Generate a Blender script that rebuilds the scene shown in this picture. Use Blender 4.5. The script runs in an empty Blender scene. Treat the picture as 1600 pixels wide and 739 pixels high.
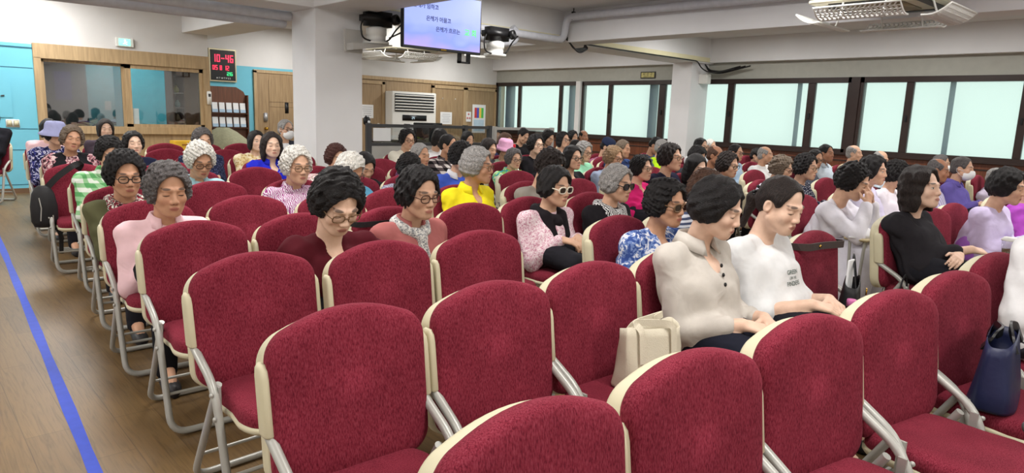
import bpy, bmesh, math, random
import numpy as np
from mathutils import Matrix, Vector

# ------------------------------------------------------------------ scene, camera, light
scene = bpy.context.scene
COL = scene.collection
R_ = math.radians
FPX, YAW, PITCH, ROLL, CAMH = 1066.135, R_(42.8216), R_(10.0329), R_(2.08006), 1.36

def cam_axes():
    fw = np.array([math.sin(YAW) * math.cos(PITCH), math.cos(YAW) * math.cos(PITCH), -math.sin(PITCH)])
    rt = np.array([math.cos(YAW), -math.sin(YAW), 0.0])
    up = np.cross(rt, fw)
    return (math.cos(ROLL) * rt + math.sin(ROLL) * up, -math.sin(ROLL) * rt + math.cos(ROLL) * up, fw)
CR, CU, CF = cam_axes()
cam_data = bpy.data.cameras.new('camera')
cam = bpy.data.objects.new('camera', cam_data)
COL.objects.link(cam)
cam_data.sensor_fit = 'HORIZONTAL'
cam_data.sensor_width = 36.0
cam_data.lens = FPX / 1600 * 36.0
cam_data.clip_end = 200
cam.matrix_world = Matrix(((CR[0], CU[0], -CF[0], 0), (CR[1], CU[1], -CF[1], 0), (CR[2], CU[2], -CF[2], CAMH), (0, 0, 0, 1)))
scene.camera = cam

def ray(px, py):
    return CF + CR * (px - 800) / FPX - CU * (py - 369.5) / FPX
def at_y(px, py, Y):
    d = ray(px, py); t = Y / d[1]
    return Vector((d[0] * t, Y, CAMH + d[2] * t))
def at_x(px, py, X):
    d = ray(px, py); t = X / d[0]
    return Vector((X, d[1] * t, CAMH + d[2] * t))
def at_z(px, py, Z):
    d = ray(px, py); t = (Z - CAMH) / d[2]
    return Vector((d[0] * t, d[1] * t, Z))

scene.view_settings.view_transform = 'Standard'
scene.view_settings.look = 'None'
scene.view_settings.gamma = 1.0
scene.view_settings.use_curve_mapping = False
scene.view_settings.exposure = 0.56

world = bpy.data.worlds.new('overcast_sky')
scene.world = world
world.use_nodes = True
bg = world.node_tree.nodes['Background']
bg.inputs[0].default_value = (0.80, 1.0, 0.93, 1)
bg.inputs[1].default_value = 0.76

def area_light(name, loc, size, power, color=(1, 1, 1), rot=(0, 0, 0)):
    l = bpy.data.lights.new(name, 'AREA')
    l.shape = 'RECTANGLE'; l.size = size[0]; l.size_y = size[1]
    l.energy = power; l.color = color
    o = bpy.data.objects.new(name, l)
    o.location = loc; o.rotation_euler = rot
    COL.objects.link(o)
    return o
# the hall's fluorescent troffers, on the slab between the beams, plus an added fill pair
for lx in (-1.6, 1.7, 6.1, 10.2):
    for ly in (-2.2, 0.6, 3.4, 6.0, 9.6, 12.4):
        if lx < 4 and ly > 11.5: ly = 11.0  # this pair is added, unseen, to brighten the upper booth wall
        area_light('troffer_fill_light', (lx, ly, 2.9), (0.5, 1.25), 36, (1.0, 0.975, 0.94))
# daylight: portals in the window wall
for wy, wl in ((3.2, 8.2), (10.9, 5.4)):
    p = area_light('window_portal', (12.34, wy, 1.6), (wl, 1.3), 1, rot=(R_(90), 0, R_(90)))
    p.data.cycles.is_portal = True

# ------------------------------------------------------------------ materials
def new_mat(name):
    m = bpy.data.materials.new(name); m.use_nodes = True
    nt = m.node_tree
    b = nt.nodes['Principled BSDF']
    return m, nt, b

def bump_noise(nt, b, scale, strength, dist=0.01, coord='Object', stretch=None, detail=3):
    tc = nt.nodes.new('ShaderNodeTexCoord')
    n = nt.nodes.new('ShaderNodeTexNoise'); n.inputs['Scale'].default_value = scale; n.inputs['Detail'].default_value = detail
    src = tc.outputs[coord]
    if stretch:
        mp = nt.nodes.new('ShaderNodeMapping'); mp.inputs['Scale'].default_value = stretch
        nt.links.new(src, mp.inputs[0]); src = mp.outputs[0]
    nt.links.new(src, n.inputs['Vector'])
    bp = nt.nodes.new('ShaderNodeBump'); bp.inputs['Strength'].default_value = strength; bp.inputs['Distance'].default_value = dist
    nt.links.new(n.outputs[0], bp.inputs['Height'])
    nt.links.new(bp.outputs[0], b.inputs['Normal'])
    return n, src

def ramp(nt, fac, stops):
    r = nt.nodes.new('ShaderNodeValToRGB')
    while len(r.color_ramp.elements) < len(stops): r.color_ramp.elements.new(0.5)
    for e, (p, c) in zip(r.color_ramp.elements, stops):
        e.position = p; e.color = (*c, 1)
    nt.links.new(fac, r.inputs[0])
    return r

def srgb(r, g, b):
    f = lambda v: ((v / 255 + 0.055) / 1.055) ** 2.4 if v > 10 else v / 255 / 12.92
    return (f(r), f(g), f(b))

_plain = {}
def plain(name, color, rough=0.6, metal=0.0, var=0.06, scale=9.0, bump=0.0, bscale=60, spec=0.4):
    """a surface of one colour with slight procedural mottling"""
    if name in _plain: return _plain[name]
    m, nt, b = new_mat(name)
    tc = nt.nodes.new('ShaderNodeTexCoord')
    n = nt.nodes.new('ShaderNodeTexNoise'); n.inputs['Scale'].default_value = scale; n.inputs['Detail'].default_value = 4
    nt.links.new(tc.outputs['Object'], n.inputs['Vector'])
    lo = tuple(max(0, c * (1 - var)) for c in color); hi = tuple(min(1, c * (1 + var)) for c in color)
    r = ramp(nt, n.outputs[0], [(0.3, lo), (0.7, hi)])
    nt.links.new(r.outputs[0], b.inputs['Base Color'])
    b.inputs['Roughness'].default_value = rough; b.inputs['Metallic'].default_value = metal
    b.inputs['Specular IOR Level'].default_value = spec
    if bump:
        n2 = nt.nodes.new('ShaderNodeTexNoise'); n2.inputs['Scale'].default_value = bscale
        nt.links.new(tc.outputs['Object'], n2.inputs['Vector'])
        bp = nt.nodes.new('ShaderNodeBump'); bp.inputs['Strength'].default_value = bump; bp.inputs['Distance'].default_value = 0.004
        nt.links.new(n2.outputs[0], bp.inputs['Height']); nt.links.new(bp.outputs[0], b.inputs['Normal'])
    _plain[name] = m
    return m

def emit(name, color, strength=1.0):
    if name in _plain: return _plain[name]
    m, nt, b = new_mat(name)
    b.inputs['Base Color'].default_value = (*[c * 0.2 for c in color], 1)
    b.inputs['Emission Color'].default_value = (*color, 1)
    b.inputs['Emission Strength'].default_value = strength
    _plain[name] = m
    return m

def wood(name, c1, c2, rough=0.5, stretch=(18, 18, 1.2), scale=2.0):
    if name in _plain: return _plain[name]
    m, nt, b = new_mat(name)
    tc = nt.nodes.new('ShaderNodeTexCoord'); mp = nt.nodes.new('ShaderNodeMapping'); mp.inputs['Scale'].default_value = stretch
    nt.links.new(tc.outputs['Object'], mp.inputs[0])
    n = nt.nodes.new('ShaderNodeTexNoise'); n.inputs['Scale'].default_value = scale; n.inputs['Detail'].default_value = 5; n.inputs['Distortion'].default_value = 0.6
    nt.links.new(mp.outputs[0], n.inputs['Vector'])
    r = ramp(nt, n.outputs[0], [(0.3, c1), (0.7, c2)])
    nt.links.new(r.outputs[0], b.inputs['Base Color'])
    b.inputs['Roughness'].default_value = rough
    _plain[name] = m
    return m

def floor_mat():
    m, nt, b = new_mat('wood_look_vinyl')
    tc = nt.nodes.new('ShaderNodeTexCoord')
    mp = nt.nodes.new('ShaderNodeMapping'); mp.inputs['Rotation'].default_value = (0, 0, R_(90))
    nt.links.new(tc.outputs['Object'], mp.inputs[0])
    br = nt.nodes.new('ShaderNodeTexBrick')
    br.inputs['Scale'].default_value = 1.0
    br.inputs['Brick Width'].default_value = 0.95; br.inputs['Row Height'].default_value = 0.16
    br.inputs['Mortar Size'].default_value = 0.0016; br.offset = 0.37
    br.inputs['Color1'].default_value = (*srgb(124, 98, 62), 1); br.inputs['Color2'].default_value = (*srgb(110, 86, 54), 1)
    br.inputs['Mortar'].default_value = (*srgb(92, 70, 44), 1)
    nt.links.new(mp.outputs[0], br.inputs['Vector'])
    mp2 = nt.nodes.new('ShaderNodeMapping'); mp2.inputs['Scale'].default_value = (58, 3.0, 1)
    nt.links.new(tc.outputs['Object'], mp2.inputs[0])
    n = nt.nodes.new('ShaderNodeTexNoise'); n.inputs['Scale'].default_value = 1.0; n.inputs['Detail'].default_value = 6; n.inputs['Distortion'].default_value = 1.8
    nt.links.new(mp2.outputs[0], n.inputs['Vector'])
    g = ramp(nt, n.outputs[0], [(0.28, (0.62, 0.58, 0.54)), (0.5, (0.96, 0.96, 0.95)), (0.75, (1.14, 1.12, 1.08))])
    mx = nt.nodes.new('ShaderNodeMix'); mx.data_type = 'RGBA'; mx.blend_type = 'MULTIPLY'; mx.inputs[0].default_value = 0.9
    nt.links.new(br.outputs[0], mx.inputs[6]); nt.links.new(g.outputs[0], mx.inputs[7])
    n3 = nt.nodes.new('ShaderNodeTexNoise'); n3.inputs['Scale'].default_value = 0.9; n3.inputs['Detail'].default_value = 3
    nt.links.new(tc.outputs['Object'], n3.inputs['Vector'])
    g3 = ramp(nt, n3.outputs[0], [(0.35, (0.80, 0.80, 0.80)), (0.65, (1.05, 1.05, 1.05))])
    mx2 = nt.nodes.new('ShaderNodeMix'); mx2.data_type = 'RGBA'; mx2.blend_type = 'MULTIPLY'; mx2.inputs[0].default_value = 0.8
    nt.links.new(mx.outputs[2], mx2.inputs[6]); nt.links.new(g3.outputs[0], mx2.inputs[7])
    nt.links.new(mx2.outputs[2], b.inputs['Base Color'])
    b.inputs['Roughness'].default_value = 0.42
    return m

def velvet_mat():
    """crimson chenille upholstery: fine vertical flecks, worn lighter patches"""
    m, nt, b = new_mat('crimson_upholstery')
    tc = nt.nodes.new('ShaderNodeTexCoord')
    mp = nt.nodes.new('ShaderNodeMapping'); mp.inputs['Scale'].default_value = (330, 330, 90)
    nt.links.new(tc.outputs['Object'], mp.inputs[0])
    n = nt.nodes.new('ShaderNodeTexNoise'); n.inputs['Scale'].default_value = 1.0; n.inputs['Detail'].default_value = 3
    nt.links.new(mp.outputs[0], n.inputs['Vector'])
    r = ramp(nt, n.outputs[0], [(0.30, srgb(90, 22, 36)), (0.48, srgb(120, 37, 52)), (0.75, srgb(140, 58, 73))])
    n2 = nt.nodes.new('ShaderNodeTexNoise'); n2.inputs['Scale'].default_value = 7.0; n2.inputs['Detail'].default_value = 5
    nt.links.new(tc.outputs['Object'], n2.inputs['Vector'])
    r2 = ramp(nt, n2.outputs[0], [(0.3, (0.80, 0.76, 0.78)), (0.7, (1.12, 1.15, 1.15))])
    mx = nt.nodes.new('ShaderNodeMix'); mx.data_type = 'RGBA'; mx.blend_type = 'MULTIPLY'; mx.inputs[0].default_value = 1.0
    nt.links.new(r.outputs[0], mx.inputs[6]); nt.links.new(r2.outputs[0], mx.inputs[7])
    nt.links.new(mx.outputs[2], b.inputs['Base Color'])
    b.inputs['Roughness'].default_value = 0.9
    b.inputs['Specular IOR Level'].default_value = 0.12
    b.inputs['Sheen Weight'].default_value = 0.12
    b.inputs['Sheen Tint'].default_value = (*srgb(230, 120, 140), 1)
    b.inputs['Sheen Roughness'].default_value = 0.4
    bp = nt.nodes.new('ShaderNodeBump'); bp.inputs['Strength'].default_value = 0.35; bp.inputs['Distance'].default_value = 0.003
    nt.links.new(n.outputs[0], bp.inputs['Height']); nt.links.new(bp.outputs[0], b.inputs['Normal'])
    return m

M_FLOOR = floor_mat()
M_RED = velvet_mat()
M_IVORY = plain('ivory_plastic', srgb(205, 198, 168), 0.5, var=0.03, bump=0.15, bscale=900)
M_STEEL = plain('grey_painted_steel', srgb(176, 176, 170), 0.38, 0.25, var=0.05)
M_PLASTER = plain('white_plaster', srgb(214, 213, 212), 0.85, var=0.03, scale=3, bump=0.25, bscale=140)
M_CEIL = plain('ceiling_paint', srgb(222, 222, 224), 0.85, var=0.03, scale=2)
M_BLUE = plain('sky_blue_wall', srgb(112, 190, 212), 0.7, var=0.03, scale=2)
M_WOODTRIM = wood('pale_oak_trim', srgb(158, 134, 100), srgb(186, 160, 122))
M_WOODDOOR = wood('oak_door', srgb(138, 114, 84), srgb(168, 142, 106))
M_BROWN = wood('red_brown_panelling', srgb(84, 44, 26), srgb(120, 66, 40), 0.4)
M_FRAME = plain('dark_brown_window_frame', srgb(46, 32, 28), 0.45, var=0.1)
M_BLACK = plain('black_plastic', srgb(22, 22, 24), 0.4, var=0.1)
M_WHITE = plain('white_plastic', srgb(226, 226, 222), 0.45, var=0.02)
M_PAPER = plain('white_paper', srgb(232, 234, 236), 0.8, var=0.02)
M_DGREY = plain('dark_grey_frame', srgb(62, 62, 64), 0.5, var=0.08)
M_LGREY = plain('light_grey_panel', srgb(176, 174, 170), 0.7, var=0.03)
M_PIPE = plain('grey_white_pipe_lagging', srgb(196, 198, 206), 0.7, var=0.06, scale=14, bump=0.4, bscale=40)
M_GOLD = plain('brass', srgb(190, 150, 60), 0.25, 0.9, var=0.05)
M_TAPE = plain('blue_floor_tape', srgb(44, 72, 190), 0.55, var=0.08, scale=20)

# ------------------------------------------------------------------ mesh helpers
class MB:
    """collects shapes into one mesh"""
    def __init__(s): s.v = []; s.f = []; s.sm = []; s.mi = []; s.n = 0; s.cur = 0
    def add(s, verts, faces, smooth=False):
        b = s.n
        s.v.extend([tuple(v) for v in verts]); s.n += len(verts)
        for f in faces:
            s.f.append(tuple(i + b for i in f)); s.sm.append(smooth); s.mi.append(s.cur)
        return s
    def box(s, lo, hi, M=None, bev=0.0):
        if bev > 0:
            bm = bmesh.new(); bmesh.ops.create_cube(bm, size=1)
            for v in bm.verts:
                v.co = Vector([(lo[i] + hi[i]) / 2 + v.co[i] * (hi[i] - lo[i]) for i in range(3)])
            bmesh.ops.bevel(bm, geom=bm.edges[:], offset=bev, segments=2, affect='EDGES')
            vs = [v.co.copy() for v in bm.verts]; bm.verts.index_update()
            fs = [[v.index for v in f.verts] for f in bm.faces]; bm.free()
            if M: vs = [M @ v for v in vs]
            return s.add(vs, fs, bev > 0.22 * min(hi[i] - lo[i] for i in range(3)))
        x0, y0, z0 = lo; x1, y1, z1 = hi
        vs = [Vector(p) for p in ((x0, y0, z0), (x1, y0, z0), (x1, y1, z0), (x0, y1, z0), (x0, y0, z1), (x1, y0, z1), (x1, y1, z1), (x0, y1, z1))]
        if M: vs = [M @ v for v in vs]
        return s.add(vs, [(0, 3, 2, 1), (4, 5, 6, 7), (0, 1, 5, 4), (1, 2, 6, 5), (2, 3, 7, 6), (3, 0, 4, 7)])
    def tube(s, pts, r, n=10, closed=False, caps=True):
        pts = [Vector(p) for p in pts]; N = len(pts)
        rs = r if isinstance(r, (list, tuple)) else [r] * N
        rings = []; prev = None
        for i, p in enumerate(pts):
            if closed: t = (pts[(i + 1) % N] - pts[i - 1])
            else: t = (pts[min(i + 1, N - 1)] - pts[max(i - 1, 0)])
            t.normalize()
            if prev is None:
                a = Vector((0, 0, 1)) if abs(t.z) < 0.9 else Vector((1, 0, 0))
                u = t.cross(a).normalized()
            else:
                u = (prev - t * prev.dot(t)).normalized()
            prev = u; w = t.cross(u)
            rings.append([p + (u * math.cos(2 * math.pi * k / n) + w * math.sin(2 * math.pi * k / n)) * rs[i] for k in range(n)])
        vs = [v for rg in rings for v in rg]; fs = []
        for i in range(N if closed else N - 1):
            a = i * n; b = ((i + 1) % N) * n
            for k in range(n): fs.append((a + k, a + (k + 1) % n, b + (k + 1) % n, b + k))
        s.add(vs, fs, True)
        if caps and not closed:
            s.add(rings[0], [tuple(range(n))[::-1]]); s.add(rings[-1], [tuple(range(n))])
        return s
    def lathe(s, prof, n=20, M=None, smooth=True):
        vs = []; fs = []
        for (r, z) in prof:
            for k in range(n):
                a = 2 * math.pi * k / n; vs.append(Vector((r * math.cos(a), r * math.sin(a), z)))
        for i in range(len(prof) - 1):
            for k in range(n): fs.append((i * n + k, i * n + (k + 1) % n, (i + 1) * n + (k + 1) % n, (i + 1) * n + k))
        if prof[0][0] > 1e-4: fs.append(tuple(range(n))[::-1])
        if prof[-1][0] > 1e-4: fs.append(tuple((len(prof) - 1) * n + k for k in range(n)))
        if M: vs = [M @ v for v in vs]
        return s.add(vs, fs, smooth)
    def loft(s, rings, smooth=True, cap0=True, cap1=True):
        n = len(rings[0]); vs = [v for r in rings for v in r]; fs = []
        for i in range(len(rings) - 1):
            for k in range(n): fs.append((i * n + k, i * n + (k + 1) % n, (i + 1) * n + (k + 1) % n, (i + 1) * n + k))
        if cap0: fs.append(tuple(range(n))[::-1])
        if cap1: fs.append(tuple((len(rings) - 1) * n + k for k in range(n)))
        return s.add(vs, fs, smooth)
    def prism(s, pts, d, M=None):
        """2D outline (x,z) extruded along y from d[0] to d[1]"""
        n = len(pts)
        vs = [Vector((x, d[0], z)) for x, z in pts] + [Vector((x, d[1], z)) for x, z in pts]
        if M: vs = [M @ v for v in vs]
        fs = [tuple(range(n)), tuple(range(2 * n - 1, n - 1, -1))] + [(i, i + n, (i + 1) % n + n, (i + 1) % n) for i in range(n)]
        return s.add(vs, fs)
    def mesh(s, name, mats):
        me = bpy.data.meshes.new(name)
        me.from_pydata(s.v, [], s.f)
        me.polygons.foreach_set('use_smooth', s.sm)
        if not isinstance(mats, (list, tuple)): mats = [mats]
        for m in mats: me.materials.append(m)
        if len(mats) > 1: me.polygons.foreach_set('material_index', s.mi)
        bm = bmesh.new(); bm.from_mesh(me); bmesh.ops.recalc_face_normals(bm, faces=bm.faces[:]); bm.to_mesh(me); bm.free()
        me.update()
        return me
    def build(s, name, mats, parent=None):
        o = bpy.data.objects.new(name, s.mesh(name, mats)); COL.objects.link(o)
        if parent is not None: o.parent = parent
        return o

def arc(pts, r, seg=5):
    """rounds the corners of a polyline"""
    pts = [Vector(p) for p in pts]; out = [pts[0]]
    for i in range(1, len(pts) - 1):
        a, b, c = pts[i - 1], pts[i], pts[i + 1]
        d1 = (a - b); d2 = (c - b); l = min(r, d1.length * 0.45, d2.length * 0.45)
        p1 = b + d1.normalized() * l; p2 = b + d2.normalized() * l
        for k in range(seg + 1):
            t = k / seg; out.append(p1 * (1 - t) ** 2 + b * 2 * t * (1 - t) + p2 * t * t)
    out.append(pts[-1])
    return out

def tag(o, label, cat, group=None, kind=None):
    o['label'] = label; o['category'] = cat
    if group: o['group'] = group
    if kind: o['kind'] = kind
    return o
def thing(name, loc, label, cat, rz=0.0, group=None):
    o = bpy.data.objects.new(name, None); COL.objects.link(o)
    o.empty_display_size = 0.1; o.location = loc; o.rotation_euler = (0, 0, rz)
    return tag(o, label, cat, group)
def struct(mb, name, mat, label, cat='room'):
    o = mb.build(name, mat); o['kind'] = 'structure'; o['label'] = label; o['category'] = cat
    return o
def bx(lo, hi, bev=0.0): return MB().box(lo, hi, bev=bev)

def text_obj(body, size, mat, M, name='lettering', parent=None, depth=0.0008, align='CENTER', bold=0.0):
    c = bpy.data.curves.new(name, 'FONT'); c.body = body; c.size = size; c.extrude = depth
    c.offset = bold; c.align_x = align; c.align_y = 'CENTER'; c.resolution_u = 3
    t = bpy.data.objects.new('tmp_text', c); COL.objects.link(t)
    dg = bpy.context.evaluated_depsgraph_get()
    me = bpy.data.meshes.new_from_object(t.evaluated_get(dg))
    bpy.data.objects.remove(t); bpy.data.curves.remove(c)
    me.name = name; me.transform(M); me.materials.clear(); me.materials.append(mat)
    o = bpy.data.objects.new(name, me); COL.objects.link(o)
    if parent is not None: o.parent = parent
    return o
# text lying in the x-z plane, read from -y
TXT = lambda x, y, z: Matrix.Translation((x, y, z)) @ Matrix.Rotation(R_(90), 4, 'X')
# text on a plane facing -x (read from inside the room, window wall)
TXX = lambda x, y, z: Matrix.Translation((x, y, z)) @ Matrix.Rotation(R_(-90), 4, 'Z') @ Matrix.Rotation(R_(90), 4, 'X')

# ------------------------------------------------------------------ room shell
XW, YB, YBOOTH, XBOOTH, ZC, ZB = 12.13, 13.9, 12.06, 4.14, 2.95, 2.49
XL, YF = -3.2, -3.6
struct(bx((XL, YF, -0.1), (XW + 0.4, YB + 0.2, 0)), 'floor', M_FLOOR, 'brown wood-look plank floor of the hall')
struct(bx((XL, YF, ZC), (XW + 0.4, YB + 0.2, ZC + 0.15)), 'ceiling', M_CEIL, 'white ceiling slab between the beams')
struct(bx((XL - 0.15, YF, 0), (XL, YB + 0.2, ZC)), 'wall_left', M_PLASTER, 'white side wall beyond the aisle')
struct(bx((XL, YF - 0.15, 0), (XW + 0.4, YF, ZC)), 'wall_front', M_PLASTER, 'white wall at the front of the hall')
# booth wall: blue panel part, white upper part, side return
struct(bx((XL, YBOOTH, 0), (1.71, YBOOTH + 0.12, 2.12)), 'wall_booth', M_BLUE, 'sky blue wall beside the booth window')
struct(bx((XL, YBOOTH, 2.12), (XBOOTH, YBOOTH + 0.12, ZC)), 'wall_booth_upper', M_PLASTER, 'white plaster wall above the booth window')
struct(bx((1.71, YBOOTH + 0.01, 0), (XBOOTH, YBOOTH + 0.12, 0.86)), 'wall_booth_lower', M_WOODTRIM, 'wooden panel under the booth window')
struct(bx((XBOOTH - 0.10, YBOOTH + 0.12, 0), (XBOOTH, YB, ZC)), 'wall_return', M_PLASTER, 'white return wall beside the booth')
# far wall: blue strip part and wooden part
m = MB(); m.box((XBOOTH, YB, 0), (8.0, YB + 0.15, 2.14))
struct(m, 'wall_back', M_BLUE, 'sky blue far wall with the leaflet rack')
struct(bx((8.0, YB, 0), (XW + 0.3, YB + 0.15, 2.14)), 'wall_back_panelled', M_WOODDOOR, 'wood panelled far wall behind the cubicle partition')
struct(bx((XBOOTH, YB, 2.14), (XW + 0.3, YB + 0.15, ZC)), 'wall_back_upper', M_PLASTER, 'white plaster above the far wall panelling')
# grooves of the blue panelling
g = MB()
for z0 in (1.78, 0.92, 0.62, 0.12): g.box((XL, YBOOTH - 0.004, z0), (1.70, YBOOTH + 0.001, z0 + 0.009))
g.box((XL, YBOOTH - 0.012, 2.06), (1.71, YBOOTH, 2.075)); 
struct(g, 'trim_1', plain('groove_blue', srgb(48, 98, 122), 0.8), 'dark grooves of the blue wall panelling')
struct(bx((XL, YBOOTH - 0.015, 0), (1.71, YBOOTH, 0.07)), 'baseboard_booth', plain('brown_base', srgb(110, 84, 62), 0.6), 'brown baseboard under the blue wall')
# access hatch on the blue wall
h = thing('access_hatch', (1.2, YBOOTH, 1.08), 'flush square access hatch in the sky blue wall', 'hatch')
hd = MB().box((-0.36, -0.012, 0), (0.22, 0, 0.66), bev=0.002).build('hatch_panel', M_BLUE, h)
MB().tube([(0.10, -0.02, 0.30), (0.14, -0.02, 0.305)], 0.009, 8).build('latch', M_BLACK, h)

# window wall (x = XW): sill wall, header, windows in between
struct(bx((XW, YF, 0), (XW + 0.3, YB, 0.93)), 'wall_right', M_BROWN, 'red-brown wood panelled wall below the windows')
m = MB()
for z0 in (0.80, 0.60): m.box((XW - 0.012, YF, z0), (XW, YB, z0 + 0.02))
struct(m, 'trim_2', M_FRAME, 'dark rails on the panelling below the windows')
struct(bx((XW, YF, 2.20), (XW + 0.3, YB, ZC)), 'wall_right_upper', plain('grey_header', srgb(168, 168, 160), 0.8, var=0.04), 'grey plaster header above the windows')
struct(bx((XW - 0.06, YF, 0.905), (XW + 0.05, YB, 0.945), 0.004), 'trim_3', M_FRAME, 'dark brown window ledge')

def pane_mat():
    m, nt, b = new_mat('frosted_glass')
    out = nt.nodes['Material Output']
    tr = nt.nodes.new('ShaderNodeBsdfTransparent'); tr.inputs[0].default_value = (0.95, 0.965, 0.955, 1)
    tl = nt.nodes.new('ShaderNodeBsdfTranslucent'); tl.inputs[0].default_value = (0.86, 0.93, 0.90, 1)
    df = nt.nodes.new('ShaderNodeBsdfDiffuse'); df.inputs[0].default_value = (0.75, 0.85, 0.82, 1)
    m1 = nt.nodes.new('ShaderNodeMixShader'); m1.inputs[0].default_value = 0.2
    nt.links.new(tl.outputs[0], m1.inputs[1]); nt.links.new(df.outputs[0], m1.inputs[2])
    n = nt.nodes.new('ShaderNodeTexNoise'); n.inputs['Scale'].default_value = 0.8
    tc = nt.nodes.new('ShaderNodeTexCoord'); nt.links.new(tc.outputs['Object'], n.inputs['Vector'])
    r = nt.nodes.new('ShaderNodeMapRange'); r.inputs[3].default_value = 0.10; r.inputs[4].default_value = 0.22
    nt.links.new(n.outputs[0], r.inputs[0])
    m2 = nt.nodes.new('ShaderNodeMixShader')
    nt.links.new(r.outputs[0], m2.inputs[0]); nt.links.new(tr.outputs[0], m2.inputs[1]); nt.links.new(m1.outputs[0], m2.inputs[2])
    nt.links.new(m2.outputs[0], out.inputs['Surface'])
    return m
M_PANE = pane_mat()
M_BAR = plain('slate_outer_sash', srgb(58, 80, 104), 0.6, var=0.05)

def win_y(px, z=1.57):
    # y on the window wall of an image column
    best = None
    for py in range(100, 260, 4):
        p = at_x(px, py, XW)
        if best is None or abs(p.z - z) < best[0]: best = (abs(p.z - z), p.y)
    return best[1]

def window(n, y0, y1, mull, bars, wide=0.055):
    """a sliding window: frame, sash mullions (y, half width), frosted panes between them, outer sash bars behind"""
    w = bpy.data.objects.new('window_%d' % n, None); COL.objects.link(w)
    w.location = (XW, (y0 + y1) / 2, 0.93); w['kind'] = 'structure'
    w['label'] = 'frosted sliding window %s in dark brown frame' % ('nearest the far wall', 'left of the wall column', 'right of the wall column', 'with the widest frosted pane', 'beyond the picture edge')[n - 1]
    w['category'] = 'window'
    c = (y0 + y1) / 2; Z0, Z1 = 0.0, 1.27
    f = MB()
    f.box((-0.03, y0 - c, Z0), (0.10, y1 - c, Z0 + 0.07)); f.box((-0.03, y0 - c, Z1 - 0.09), (0.10, y1 - c, Z1))
    f.box((-0.03, y0 - c, Z0), (0.10, y0 - c + wide, Z1)); f.box((-0.03, y1 - c - wide, Z0), (0.10, y1 - c, Z1))
    f.build('window_frame', M_FRAME, w)
    edges = [y0 + wide]; mull = sorted(mull)
    for (ym, hw) in mull:
        MB().box((-0.012, ym - hw - c, Z0 + 0.07), (0.06, ym + hw - c, Z1 - 0.09), bev=0.004).build('mullion', M_FRAME, w)
        MB().box((-0.03, ym - hw * 0.3 - c, 0.56), (-0.010, ym + hw * 0.3 - c, 0.66), bev=0.004).build('sash_latch', M_BLACK, w)
        edges += [ym - hw, ym + hw]
    edges.append(y1 - wide)
    for i in range(0, len(edges), 2):
        a, b_ = edges[i] - c, edges[i + 1] - c
        MB().box((0.02, a - 0.004, Z0 + 0.066), (0.026, b_ + 0.004, Z1 - 0.086)).build('pane', M_PANE, w)
    for (ym, hw) in bars:
        MB().box((0.12, ym - hw - c, Z0 + 0.02), (0.16, ym + hw - c, Z1 - 0.02)).build('outer_sash', M_BAR, w)
    return w
Wy = win_y
window(1, Wy(905), YB - 0.02, [(Wy(811), 0.045), (Wy(875), 0.045)], [(Wy(791), 0.16), (Wy(888), 0.10)])
window(2, 8.0, Wy(908), [(Wy(952), 0.05), (Wy(1033), 0.08)], [(Wy(1014), 0.10)])
window(3, Wy(1326), 7.9, [(Wy(1139), 0.065), (Wy(1264), 0.065)], [(Wy(1240), 0.035)])
window(4, -0.4, Wy(1340), [(Wy(1416), 0.055), (Wy(1597), 0.05)], [(Wy(1478), 0.035)])
window(5, YF + 0.2, -0.5, [(-2.0, 0.05)], []); bpy.data.objects['window_5']['label'] = 'frosted sliding window beyond the picture edge'
struct(MB().box((XW - 0.05, Wy(1340) + 0.0, 0.93), (XW + 0.1, Wy(1326), 2.2), bev=0.004), 'trim_4', M_FRAME, 'dark brown post between two window frames')
struct(bx((XW - 0.10, Wy(908) - 0.02, 0.93), (XW + 0.1, Wy(905) + 0.05, 2.2)), 'trim_5', M_PLASTER, 'pale vertical duct between the windows')
struct(bx((XW, -0.5, 0.93), (XW + 0.3, -0.4, 2.2)), 'trim_6', M_FRAME, 'window post at the picture edge')

# pillars and beams
def pillar(name, lo, hi, label): struct(bx(lo, hi, 0.006), name, M_CEIL, label)
pillar('pillar', (3.77, 7.5, 0), (4.38, 8.1, ZC), 'thick white square pillar in the middle of the hall')
pillar('pillar', (11.55, 7.58, 0), (XW + 0.02, 8.02, ZC), 'white pillar standing between the frosted windows')
def beam(lo, hi, label): struct(bx(lo, hi, 0.004), 'ceiling_beam', M_CEIL, label, 'beam')
beam((3.75, YF, ZB), (4.40, YB, ZC), 'white ceiling beam running over the pillar to the booth')
beam((7.85, YF, ZB), (8.25, YB, ZC), 'long white ceiling beam beside the lagged pipe')
beam((XL, 7.48, ZB - 0.005), (XW, 8.04, ZC), 'white cross beam from wall to wall over the pillars')
beam((XW - 0.16, YF, ZB + 0.015), (XW + 0.02, YB, ZC), 'white beam above the window header')
yl = plain('cream_strip', srgb(222, 216, 180), 0.7, var=0.02)
struct(MB().box((4.42, 7.455, ZB + 0.02), (7.83, 7.48, ZB + 0.10)).box((8.27, 7.455, ZB + 0.02), (11.95, 7.48, ZB + 0.10)), 'trim_7', yl, 'cream strip along the cross beam')

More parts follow.
